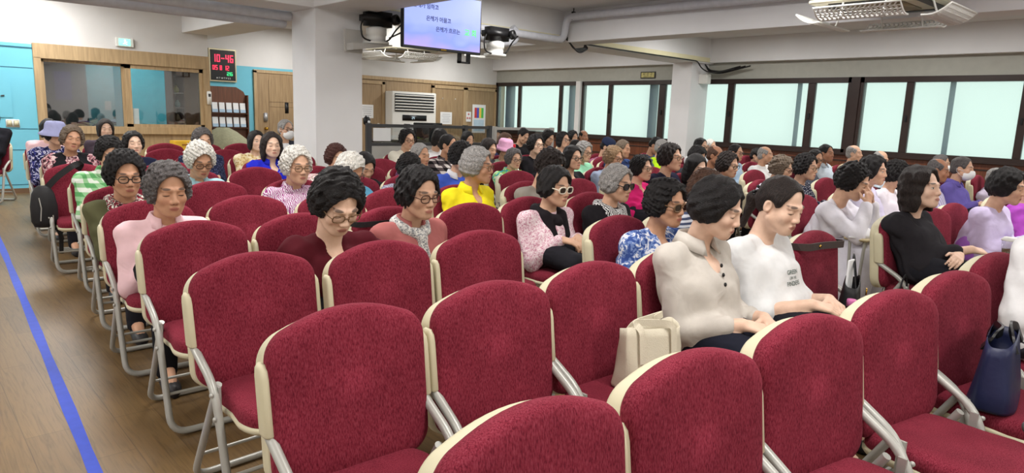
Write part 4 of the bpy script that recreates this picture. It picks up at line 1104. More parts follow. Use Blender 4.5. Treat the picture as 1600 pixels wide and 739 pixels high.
# ---- cloth patterns
_pat = {}
def fabric(p):
    if p in _pat: return _pat[p]
    kind = p[0]; m, nt, b = new_mat('fabric_' + kind); N = NX(nt)
    tc = nt.nodes.new('ShaderNodeTexCoord'); O = tc.outputs['Object']
    b.inputs['Roughness'].default_value = 0.88; b.inputs['Specular IOR Level'].default_value = 0.15
    def nz(scale, det=2, dist=0.0, vec=None):
        n = nt.nodes.new('ShaderNodeTexNoise'); n.inputs['Scale'].default_value = scale; n.inputs['Detail'].default_value = det; n.inputs['Distortion'].default_value = dist
        nt.links.new(vec or O, n.inputs['Vector']); return n.outputs[0]
    cs = [srgb(*c) for c in p[1]]
    sc = p[2] if len(p) > 2 else 40
    if kind == 'solid':
        f = nz(14, 3); r = ramp(nt, f, [(0.3, tuple(v * .92 for v in cs[0])), (0.7, tuple(min(1, v * 1.06) for v in cs[0]))]); col = r.outputs[0]
    elif kind == 'floral':
        f = nz(sc, 2, 1.2); st = [(0.0, cs[0])]
        pos = [0.46, 0.56, 0.64]
        r = ramp(nt, f, st + [(q, c) for q, c in zip(pos, cs[1:])]); r.color_ramp.interpolation = 'CONSTANT'; col = r.outputs[0]
    elif kind == 'zebra':
        wv = nt.nodes.new('ShaderNodeTexWave'); wv.inputs['Scale'].default_value = sc; wv.inputs['Distortion'].default_value = 9; wv.inputs['Detail'].default_value = 1.5; wv.inputs['Detail Scale'].default_value = 1.2
        nt.links.new(O, wv.inputs['Vector']); r = ramp(nt, wv.outputs[1], [(0.0, cs[0]), (0.5, cs[1])]); r.color_ramp.interpolation = 'CONSTANT'; col = r.outputs[0]
    elif kind in ('plaid', 'stripe', 'vstripe'):
        sp = nt.nodes.new('ShaderNodeSeparateXYZ'); nt.links.new(O, sp.inputs[0])
        band = lambda v, w_: N.m('LESS_THAN', N.m('FRACT', N.m('MULTIPLY', v, sc)), w_)
        if kind == 'stripe': col = N.mix(band(sp.outputs[2], 0.5), cs[0], cs[1])
        elif kind == 'vstripe': col = N.mix(band(N.m('ADD', sp.outputs[0], N.m('MULTIPLY', sp.outputs[1], .6)), 0.4), cs[0], cs[1])
        else:
            u = band(N.m('ADD', sp.outputs[0], N.m('MULTIPLY', sp.outputs[1], .7)), 0.5); v = band(sp.outputs[2], 0.5)
            s_ = N.m('MULTIPLY', N.m('ADD', u, v), 0.5)
            r = ramp(nt, s_, [(0.0, cs[0]), (0.25, cs[1]), (0.75, cs[2])]); r.color_ramp.interpolation = 'CONSTANT'; col = r.outputs[0]
    elif kind == 'dots':
        vo = nt.nodes.new('ShaderNodeTexVoronoi'); vo.inputs['Scale'].default_value = sc; vo.inputs['Randomness'].default_value = 0.35; nt.links.new(O, vo.inputs['Vector'])
        r = ramp(nt, vo.outputs['Distance'], [(0.0, cs[1]), (0.32, cs[0])]); r.color_ramp.interpolation = 'CONSTANT'; col = r.outputs[0]
    nt.links.new(col, b.inputs['Base Color'])
    # weave and folds
    f1 = nz(9, 2, 0.6); f2 = nz(420, 1)
    h = N.m('ADD', N.m('MULTIPLY', f1, 1.0), N.m('MULTIPLY', f2, 0.04))
    bp = nt.nodes.new('ShaderNodeBump'); bp.inputs['Strength'].default_value = 0.55; bp.inputs['Distance'].default_value = 0.02
    nt.links.new(h, bp.inputs['Height']); nt.links.new(bp.outputs[0], b.inputs['Normal'])
    _pat[p] = m
    return m

SKIN = {'fair': srgb(226, 192, 170), 'mid': srgb(208, 168, 142), 'tan': srgb(192, 148, 120), 'dark': srgb(162, 116, 90)}
HAIR = {'black': srgb(24, 21, 22), 'dark': srgb(38, 30, 28), 'brown': srgb(78, 54, 42), 'auburn': srgb(66, 32, 26), 'greybrown': srgb(112, 98, 84), 'iron': srgb(92, 88, 88), 'grey': srgb(150, 148, 146), 'white': srgb(218, 216, 210), 'lightbrown': srgb(150, 122, 92), 'blue': srgb(60, 60, 90)}

def two_bone(a, c, l1, l2, pole):
    a = np.array(a, float); c = np.array(c, float); d = c - a; L = np.linalg.norm(d)
    if L > (l1 + l2) * .995: c = a + d / L * (l1 + l2) * .995; d = c - a; L = np.linalg.norm(d)
    e = d / L; x = (l1 * l1 - l2 * l2 + L * L) / (2 * L); h = math.sqrt(max(0, l1 * l1 - x * x))
    p = np.array(pole, float); p = p - e * (p @ e); p /= np.linalg.norm(p) + 1e-9
    return a + e * x + p * h, c

def limb_arm(F, sh, el, wr, g, sleeve=1.0, top=False, loose=1.0):
    """upper arm and forearm; with top=True only as far as the sleeve reaches (1 upper arm, 2 to the wrist)"""
    F.rc(sh, el, (.040 if not top else .041 * loose) + g, (.037 if not top else .038 * loose) + g, 0.05) if (not top or sleeve >= 1) else F.rc(sh, np.array(sh) + (np.array(el) - np.array(sh)) * sleeve, .041 * loose + g, .046 * loose + g, 0.05)
    if not top: F.rc(el, wr, .037, .024, 0.015)
    elif sleeve > 1:
        t = sleeve - 1; q = np.array(el) + (np.array(wr) - np.array(el)) * t
        F.rc(el, q, .038 * loose + g, (.037 - .012 * t) * loose + g, 0.02)

def hand(F, wr, d, n, side, curl=0.6, s=1.0):
    """palm, four bent fingers of different length and a thumb; d forward, n back of the hand, side = +1/-1"""
    d = np.array(d, float); d /= np.linalg.norm(d); n = np.array(n, float); n = n - d * (n @ d); n /= np.linalg.norm(n)
    t = np.cross(n, d) * side; wr = np.array(wr, float)
    for i in range(4):
        o = (i - 1.5) * .0185 * s
        kn = wr + d * (.085 - .006 * abs(i - 1.2)) * s - t * o
        F.rc(wr - t * o * .55 + d * .012, kn, .0145 * s, .0105 * s, 0.010)
        L = (.040, .046, .043, .034)[i] * s
        a1, a2, a3 = curl * .75, curl * 1.6, curl * 2.2
        p = kn
        for a, r0, r1, l in ((a1, .0095, .0088, L), (a2, .0088, .0080, L * .65), (a3, .0080, .0068, L * .52)):
            q = p + (d * math.cos(a) - n * math.sin(a)) * l
            F.rc(p, q, r0 * s, r1 * s, 0.003); p = q
    b = wr + d * .025 * s + t * .022 * s
    k1 = b + (d * .55 + t * .70 - n * .35) * .042 * s
    k2 = k1 + (d * .85 + t * .15 - n * .40) * .034 * s
    F.rc(b, k1, .013 * s, .0105 * s, 0.008); F.rc(k1, k2, .0105 * s, .008 * s, 0.003)

def head_prims(F, C, Rm, s):
    T = lambda p: C + Rm @ (np.array(p, float) * s)
    E = lambda c, r, k, neg=False: F.ell(T(c), tuple(q * s for q in r), k * s, Rm, neg)
    G = lambda a, b, ra, rb, k: F.rc(T(a), T(b), ra * s, rb * s, k * s)
    E((0, .016, .034), (.073, .091, .081), 0.01)
    E((0, -.024, -.032), (.059, .067, .080), 0.03)
    for sx in (-1, 1):
        G((sx * .052, -.010, -.055), (sx * .022, -.066, -.092), .018, .016, 0.03)     # jaw
        E((sx * .037, -.060, -.028), (.024, .022, .024), 0.022)                        # cheek
        E((sx * .0315, -.099, .002), (.0165, .018, .0125), 0.012, True)                # socket
        E((sx * .0315, -.0725, .001), (.0150, .0135, .0115), 0.004)                    # lids over the eyeball
        G((sx * .012, -.084, .024), (sx * .044, -.073, .022), .0085, .007, 0.014)      # brow
        E((sx * .0115, -.094, -.034), (.0095, .011, .0085), 0.006)                     # nostril wing
        E((sx * .075, .010, -.008), (.010, .019, .031), 0.008)                         # ear
        E((sx * .082, .003, -.006), (.006, .009, .017), 0.005, True)
    G((0, -.083, .014), (0, -.100, -.026), .0080, .0102, 0.010)                        # nose
    E((0, -.102, -.029), (.0090, .008, .0080), 0.008)
    E((0, -.068, -.066), (.030, .026, .026), 0.02)                                     # mouth mound
    G((-.014, -.092, -.0595), (.014, -.092, -.0595), .0058, .0058, 0.006)
    G((-.012, -.092, -.0685), (.012, -.092, -.0685), .0064, .0064, 0.006)
    E((0, -.073, -.094), (.021, .018, .017), 0.018)                                    # chin

def folds(F, amp, seed):
    """soft drapery: slanted ripples a few millimetres deep"""
    rng = np.random.RandomState(seed * 13 + 5)
    X = F.ax[0][:, None, None]; Y = F.ax[1][None, :, None]; Z = F.ax[2][None, None, :]
    n = 0
    for k in range(4):
        a = rng.uniform(-1, 1, 3) * (1, 1, .8); b_ = rng.uniform(-1, 1, 3)
        n = n + np.sin((52 + 16 * k) * (a[0] * X + a[1] * Y + a[2] * Z) + 2.2 * np.sin(11 * (b_[0] * X + b_[1] * Y + b_[2] * Z)) + rng.uniform(0, 6)) * np.sin(9 * (b_[1] * X + b_[2] * Y + b_[0] * Z) + rng.uniform(0, 6))
    F.d = F.d + (amp * n * .6).astype(np.float32) * (np.abs(F.d) < .05)

def person(P):
    """P: dict, see the table below. Root stands at the chair; the figure sits facing local -y"""
    root = thing('person', (P['cx'], P['cy'], 0), P['label'], 'person', -R_(P.get('rot', 0)), P.get('group'))
    inv = (Matrix.Translation(root.location) @ Matrix.Rotation(-R_(P.get('rot', 0)), 4, 'Z')).inverted()
    C = np.array(inv @ P['head']); s = P['s']
    male = P.get('male', False)
    pt_ = P.get('pitch', 12); pt_ = pt_ * .6 if 0 < pt_ < 26 and P['id'] not in (57, 58, 65) else pt_
    Rm = rot3(R_(P.get('yaw', 0)), R_(pt_), R_(P.get('tilt', 0)))
    T = lambda p: C + Rm @ (np.array(p, float) * s)
    st = P['st']                                        # grid step on the head
    nb = T((0, .030, -.100)); nb = np.array([nb[0] * .92, max(nb[1], C[1] + .0) + .012, C[2] - .144 * s])
    shw = (.182 if male else .163) * P.get('wide', 1.0)
    Sc = np.array([nb[0] * .85, nb[1] + .015, nb[2] - .036])
    pel = np.array([0.0, -0.228, 0.562]); g = 0.0
    mid = pel * .5 + Sc * .5 + np.array([0, .0, -.02])
    sh = {-1: Sc + (-shw, .005, -.034), 1: Sc + (shw, .005, -.034)}
    # hands
    pose = P.get('pose', 'lap')
    if pose == 'lap': wr = {-1: np.array([-.075, -.42, .632]), 1: np.array([.075, -.42, .632])}; hd = {k: (-k * .55, -.8, -.12) for k in (-1, 1)}; hn = {k: (k * .25, -.1, 1) for k in (-1, 1)}
    elif pose == 'eyes': wr = {k: T((k * .050, -.165, -.085)) for k in (-1, 1)}; hd = {k: Rm @ np.array((-k * .25, .45, .85)) for k in (-1, 1)}; hn = {k: Rm @ np.array((k * .5, -.8, .3)) for k in (-1, 1)}
    elif pose == 'crossed': wr = {-1: np.array([.06, -.44, .68]), 1: np.array([-.05, -.42, .65])}; hd = {-1: (.75, -.55, -.15), 1: (-.9, -.2, -.1)}; hn = {-1: (.1, -.5, .85), 1: (-.1, -.6, .8)}
    elif pose == 'reach': wr = {-1: np.array([-.06, -.50, .64]), 1: np.array([.05, -.50, .64])}; hd = {k: (-k * .35, -.9, -.15) for k in (-1, 1)}; hn = {k: (k * .3, -.1, 1) for k in (-1, 1)}
    elif pose == 'chin': wr = {-1: np.array([-.08, -.46, .62]), 1: T((.05, -.13, -.15))}; hd = {-1: (.45, -.85, -.1), 1: Rm @ np.array((-.3, .2, .9))}; hn = {-1: (-.3, -.1, 1), 1: Rm @ np.array((.6, -.8, .1))}
    pole = {k: (k * .42, .55, -.8) for k in (-1, 1)}
    if pose == 'eyes': pole = {k: (k * .35, -.3, -.9) for k in (-1, 1)}
    el = {}
    for k in (-1, 1): el[k], wr[k] = two_bone(sh[k], wr[k], .265, .235, pole[k])
    kn = {k: np.array([k * .10, -.580, .508]) for k in (-1, 1)}; hip = {k: np.array([k * .085, -.24, .548]) for k in (-1, 1)}
    an = {k: np.array([k * .10, -.555, .10]) for k in (-1, 1)}; to = {k: np.array([k * .11, -.675, .048]) for k in (-1, 1)}
    if P.get('tuck'):
        for k in (-1, 1): an[k] = np.array([k * .09, -.47, .10]); to[k] = np.array([k * .10, -.58, .048])
    H0, H1 = C - .15 * s, C + .16 * s
    def grid(hand_fine, head_fine, c):
        fx, fy, fz = [], [], []
        if head_fine:
            r = .13 * s
            fx.append((C[0] - r, C[0] + r, st)); fy.append((C[1] - r - .02, C[1] + r, st)); fz.append((C[2] - .14 * s, C[2] + .13 * s, st))
        if hand_fine:
            hs = P.get('hs', .009)
            w = np.stack([wr[-1], wr[1]]); lo, hi = w.min(0) - .12, w.max(0) + .12
            fx.append((lo[0], hi[0], hs)); fy.append((lo[1] - .04, hi[1], hs)); fz.append((max(lo[2], w[:, 2].min() - .09), min(hi[2], w[:, 2].max() + .14), hs))
        aw = np.stack([sh[-1], sh[1], el[-1], el[1], wr[-1], wr[1], C]); xl = min(-.30, aw[:, 0].min() - .17); xh = max(.30, aw[:, 0].max() + .17)
        return axis(xl, xh, c, fx), axis(min(-.75, aw[:, 1].min() - .17), max(.08, aw[:, 1].max() + .1), c, fy), axis(-.02, C[2] + .16 * s, c, fz)
    def torso(F, g, loose=1.0):
        fy = .82
        F.rc(pel + (-.065, 0, 0), pel + (.065, 0, 0), .115 + g, .115 + g, 0.03)
        F.rc(mid + (-.055, 0, 0), mid + (.055, 0, 0), (.100 * P.get('belly', 1.0)) + g, (.100 * P.get('belly', 1.0)) + g, 0.05)
        ch = Sc + (0, -.018, -.125)
        F.rc(ch + (-.072, .006, 0), ch + (.072, .006, 0), .090 + g, .090 + g, 0.05)
        if not male:
            for k in (-1, 1): F.ell(ch + (k * .066, -.052, -.020), (.056 + g, .046 + g, .056 + g), 0.05)
        for k in (-1, 1): F.rc(nb + (k * .02, .016, -.030), sh[k] + (0, .004, .0), .032 + g, .042 + g, 0.04)
        F.rc(pel, mid, .13 + g, .115 + g, 0.05, fy); F.rc(mid, ch, .115 + g, .11 + g, 0.05, fy)
    # --- body, one continuous surface
    cs = P.get('cs', .017)
    F = Field(*grid(True, True, cs))
    torso(F, -0.004)
    F.rc(nb + (0, .012, -.03), T((0, .022, -.055)), .053 * s, .050 * s, 0.03)
    for k in (-1, 1):
        limb_arm(F, sh[k], el[k], wr[k], 0)
        hand(F, wr[k], hd[k], hn[k], -k, P.get('curl', .55), .92)
        F.rc(hip[k], kn[k], .078, .056, 0.03); F.rc(kn[k], an[k], .054, .036, 0.02); F.rc(an[k], to[k], .036, .026, 0.02)
    head_prims(F, C, Rm, s)
    me = F.mesh('body'); me.materials.append(M_SKIN)
    n = len(me.vertices); co = np.empty(n * 3, np.float32); me.vertices.foreach_get('co', co)
    hp = ((co.reshape(-1, 3) - C) @ Rm) / s
    a = me.attributes.new('head_pos', 'FLOAT_VECTOR', 'POINT'); a.data.foreach_set('vector', hp.astype(np.float32).ravel())
    o = bpy.data.objects.new('body', me); COL.objects.link(o); o.parent = root
    sk = SKIN[P.get('skin', 'mid')]; o.color = (*sk, 1.0 if P.get('open') else 0.0)
    # --- top
    sl = P.get('sleeve', 2.0); loose = P.get('loose', 1.12)
    F = Field(*grid(False, False, P.get('tc', .013)))
    torso(F, .010)
    if P.get('neck', 'crew') == 'v': F.ell(nb + (0, -.080, -.055), (.040, .060, .060), .015, neg=True)
    F.ell(T((0, -.01, -.115)) + (0, 0, .012), (.060 * s, .064 * s, .055), .012, neg=True)
    F.ell(nb + (0, -.012, .012), (.056, .056, .030), .012, neg=True)
    if P.get('high'): F.rc(nb + (0, .01, -.03), nb + (0, .0, .022), .072, .064, 0.02); F.ell(nb + (0, -.005, .03), (.052, .055, .03), .008, neg=True)
    for k in (-1, 1): limb_arm(F, sh[k], el[k], wr[k], .009, min(sl, 1.93), True, loose)
    folds(F, P.get('fold', .0062), P['id'])
    me = F.mesh('top'); me.materials.append(fabric(P['top']))
    tp_ = bpy.data.objects.new(P.get('topname', 'shirt'), me); COL.objects.link(tp_); tp_.parent = root
    if P.get('vest'):
        F = Field(*grid(False, False, .013)); torso(F, .020)
        F.ell(nb + (0, -.09, -.10), (.048, .10, .15), .02, neg=True); F.ell(nb + (0, -.012, .012), (.066, .07, .045), .012, neg=True)
        me = F.mesh('vest'); me.materials.append(fabric(P['vest'])); q = bpy.data.objects.new('vest', me); COL.objects.link(q); q.parent = root
    # --- trousers or skirt
    F = Field(*grid(False, False, .017))
    F.rc(pel + (-.065, 0, -.01), pel + (.065, 0, -.01), .120, .120, 0.03)
    if P.get('skirt'):
        for k in (-1, 1): F.rc(hip[k], kn[k], .094, .084, 0.06)
        if P['skirt'] == 'long':
            F.rc(kn[-1], an[-1] + (-.03, -.03, -.04), .085, .11, 0.08); F.rc(kn[1], an[1] + (.03, -.03, -.04), .085, .11, 0.08)
            F.rc(hip[-1] + (-.03, 0, 0), kn[-1] + (-.05, .08, -.25), .09, .10, 0.06); F.rc(hip[1] + (.03, 0, 0), kn[1] + (.05, .08, -.25), .09, .10, 0.06)
        bn = 'skirt'
    else:
        for k in (-1, 1): F.rc(hip[k], kn[k], .088, .066, 0.03); F.rc(kn[k], an[k] + (0, 0, -.02), .066, .050, 0.02)
        bn = 'trousers'
    Z = F.ax[2][None, None, :]; F.d = np.maximum(F.d, np.broadcast_to(.055 - Z, F.d.shape))
    me = F.mesh(bn); me.materials.append(fabric(P.get('bottom', ('solid', ((34, 34, 40),)))))
    q = bpy.data.objects.new(bn, me); COL.objects.link(q); q.parent = root
    # --- shoes
    for k in (-1, 1):
        m = MB(); rg = []
        for t, w_, h_ in ((-.05, .026, .05), (-.03, .034, .065), (.02, .037, .068), (.07, .040, .052), (.12, .042, .042), (.155, .034, .034), (.175, .016, .022)):
            c = an[k] * 1.0; dy = to[k] - an[k]; dx = dy[0] / abs(dy[1])
            rg.append([Vector((c[0] + dx * t + w_ * math.cos(a), c[1] - t, max(0.001, .03 + (h_ if math.sin(a) > 0 else .03) * math.sin(a)))) for a in [2 * math.pi * i / 14 for i in range(14)]])
        m.loft(rg).build('shoe', plain('shoe_' + P.get('shoe', 'dark'), {'dark': srgb(40, 38, 40), 'white': srgb(216, 212, 208), 'grey': srgb(130, 126, 130)}[P.get('shoe', 'dark')], 0.5), root)
    # --- head wear in the head's frame
    HM = Matrix(((*[Rm[0][i] * s for i in range(3)], C[0]), (*[Rm[1][i] * s for i in range(3)], C[1]), (*[Rm[2][i] * s for i in range(3)], C[2]), (0, 0, 0, 1)))
    def wear(name, me, parent=None):
        o = bpy.data.objects.new(name, me); COL.objects.link(o); o.parent = parent or root
        if parent is None: o.matrix_local = HM
        return o
    hs_ = P.get('hair', ('perm', 'black'))
    o = wear('hair', hair_mesh(hs_[0], hs_[2] if len(hs_) > 2 else 1)); o.color = (*HAIR[hs_[1]], 1)
    hv = P.get('hv', 1.0)
    if hs_[0] == 'ponytail' and P.get('clip'):
        m = MB(); rng = random.Random(3)
        for k in range(26): 
            a = rng.uniform(0, 6.28); r = .026 * math.sqrt(rng.random())
            m.lathe([(0, -.008), (.006, -.005), (.008, 0), (.006, .005), (0, .008)], 8, Matrix.Translation((r * math.cos(a), .12 + rng.uniform(-.012, .016), -.008 + r * math.sin(a) * 1.4)))
        wear('hair_clip', m.mesh('hair_clip', plain('clip_black', srgb(20, 20, 22), 0.25)))
    if P.get('specs'):
        kind, fr = P['specs']
        f, l = glasses_meshes(kind, fr); gl = wear('glasses' if kind == 'clear' else 'sunglasses', f); wear('lens', l, gl)
    if P.get('mask'):
        a, b_ = mask_mesh(); mk = wear('face_mask', a); wear('ear_loop', b_, mk)
    if P.get('hat'):
        m = MB()
        if P['hat'][0] == 'bucket':
            m.lathe([(.155, -.010), (.158, -.006), (.125, .022), (.103, .045), (.098, .10), (.082, .128), (.0, .136)], 28, Matrix.Translation((0, .012, .0)))
        elif P['hat'][0] == 'cap':
            m.lathe([(.094, .03), (.096, .05), (.090, .09), (.06, .12), (0, .128)], 28, Matrix.Translation((0, .016, .0)) @ Matrix.Scale(1.12, 4, (0, 1, 0)))
            m.prism([(.075 * math.cos(a), .09 * math.sin(a)) for a in [math.pi * k / 10 for k in range(11)]], (-.003, .003), Matrix.Translation((0, -.075, .034)) @ Matrix.Rotation(R_(104), 4, 'X'))
        hm = m.mesh('hat', fabric(('solid', (P['hat'][1],))))
        h = wear('hat', hm)
        if len(P['hat']) > 2:
            m = MB()
            for k in range(6):
                a = k * 1.047; m.lathe([(0, 0), (.012, .004), (.014, .010), (0, .014)], 8, Matrix.Translation((.095 + .006, -.045 + .016 * math.cos(a), .05 + .016 * math.sin(a))) @ Matrix.Rotation(R_(80), 4, 'Y'))
            m2 = m.mesh('hat_flower', plain('flower_red', srgb(214, 60, 66), 0.7)); wear('hat_flower', m2, h)
    # --- collar, scarf, buttons
    def collar(mat, h_=.038, op=0.5, name='collar'):
        m = MB(); n_ = 26; rg = []
        for i in range(n_ + 1):
            u = i / n_; a = -math.pi / 2 + op + u * (2 * math.pi - 2 * op); c_, s_ = math.cos(a), math.sin(a)
            fr = max(0, -s_)
            base = nb + np.array([.060 * c_, .012 + .060 * s_, .004 - .030 * fr])
            hh = h_ * (1 + .35 * fr)
            top = base + np.array([.003 * c_, .003 * s_, .026]); out_ = base + np.array([.034 * c_ + 0, .030 * s_ - .012 * fr, -hh * .55])
            rg.append((base, top, top + np.array([.006 * c_, .006 * s_, .001]), out_, out_ - np.array([.006 * c_, .006 * s_, .002])))
        vs = [Vector(v) for r_ in rg for v in r_]; fs = []
        for i in range(n_):
            for j in range(5): fs.append((i * 5 + j, i * 5 + (j + 1) % 5, (i + 1) * 5 + (j + 1) % 5, (i + 1) * 5 + j))
        fs.append((0, 1, 2, 3, 4)); fs.append(tuple(n_ * 5 + j for j in (4, 3, 2, 1, 0)))
        m.add(vs, fs, True); return m.build(name, mat, tp_)
    if P.get('collar'): collar(fabric(P['collar'] if isinstance(P['collar'], tuple) else P['top']))
    if P.get('scarf'):
        F = Field(axis(nb[0] - .2, nb[0] + .2, .009, []), axis(nb[1] - .22, nb[1] + .14, .009, []), axis(nb[2] - .30, nb[2] + .09, .009, []))
        for i in range(20):
            a0, a1 = i * 2 * math.pi / 20, (i + 1) * 2 * math.pi / 20
            q = lambda a: nb + (.078 * math.cos(a), .012 + .082 * math.sin(a), -.008 - .05 * max(0, -math.sin(a)))
            F.rc(q(a0), q(a1), .026 + .004 * math.sin(i * 2.3), .026 + .004 * math.sin(i * 2.3 + 2.3), 0.012)
        kt = nb + (0, -.098, -.075); F.ell(kt, (.030, .026, .028), 0.012)
        if P['scarf'][0] == 'tie':
            F.rc(kt, kt + (-.02, -.020, -.12), .022, .030, 0.012); F.rc(kt, kt + (.024, -.016, -.14), .020, .030, 0.012)
        else:
            for k in (-1, 1): F.rc(nb + (k * .07, -.05, -.04), nb + (k * .055, -.105, -.16), .036, .036, 0.02)
        me = F.mesh('scarf'); me.materials.append(fabric(P['scarf'][1])); q = bpy.data.objects.new('scarf', me); COL.objects.link(q); q.parent = root
    if P.get('buttons'):
        for k in range(P['buttons']):
            p = nb + (0.004, -.108 - .012 * k, -.085 - .035 * k)
            MB().lathe([(.008, 0), (.008, .003), (.005, .005), (0, .005)], 12, Matrix.Translation(p) @ Matrix.Rotation(R_(80), 4, 'X')).build('button', M_BLACK, tp_)
    root['_n'] = 0; del root['_n']
    return root, dict(nb=nb, sh=sh, el=el, wr=wr, T=T, top=tp_, Sc=Sc)

# ------------------------------------------------------------------ the congregation
ROWY = [0.76, 1.59, 2.34, 3.20, 3.98, 4.82, 5.80, 6.72, 7.60, 8.40, 9.60]
S = lambda *c: ('solid', (c,))
BLK, NAVY, WHT = S(28, 28, 32), S(30, 34, 58), S(226, 226, 228)
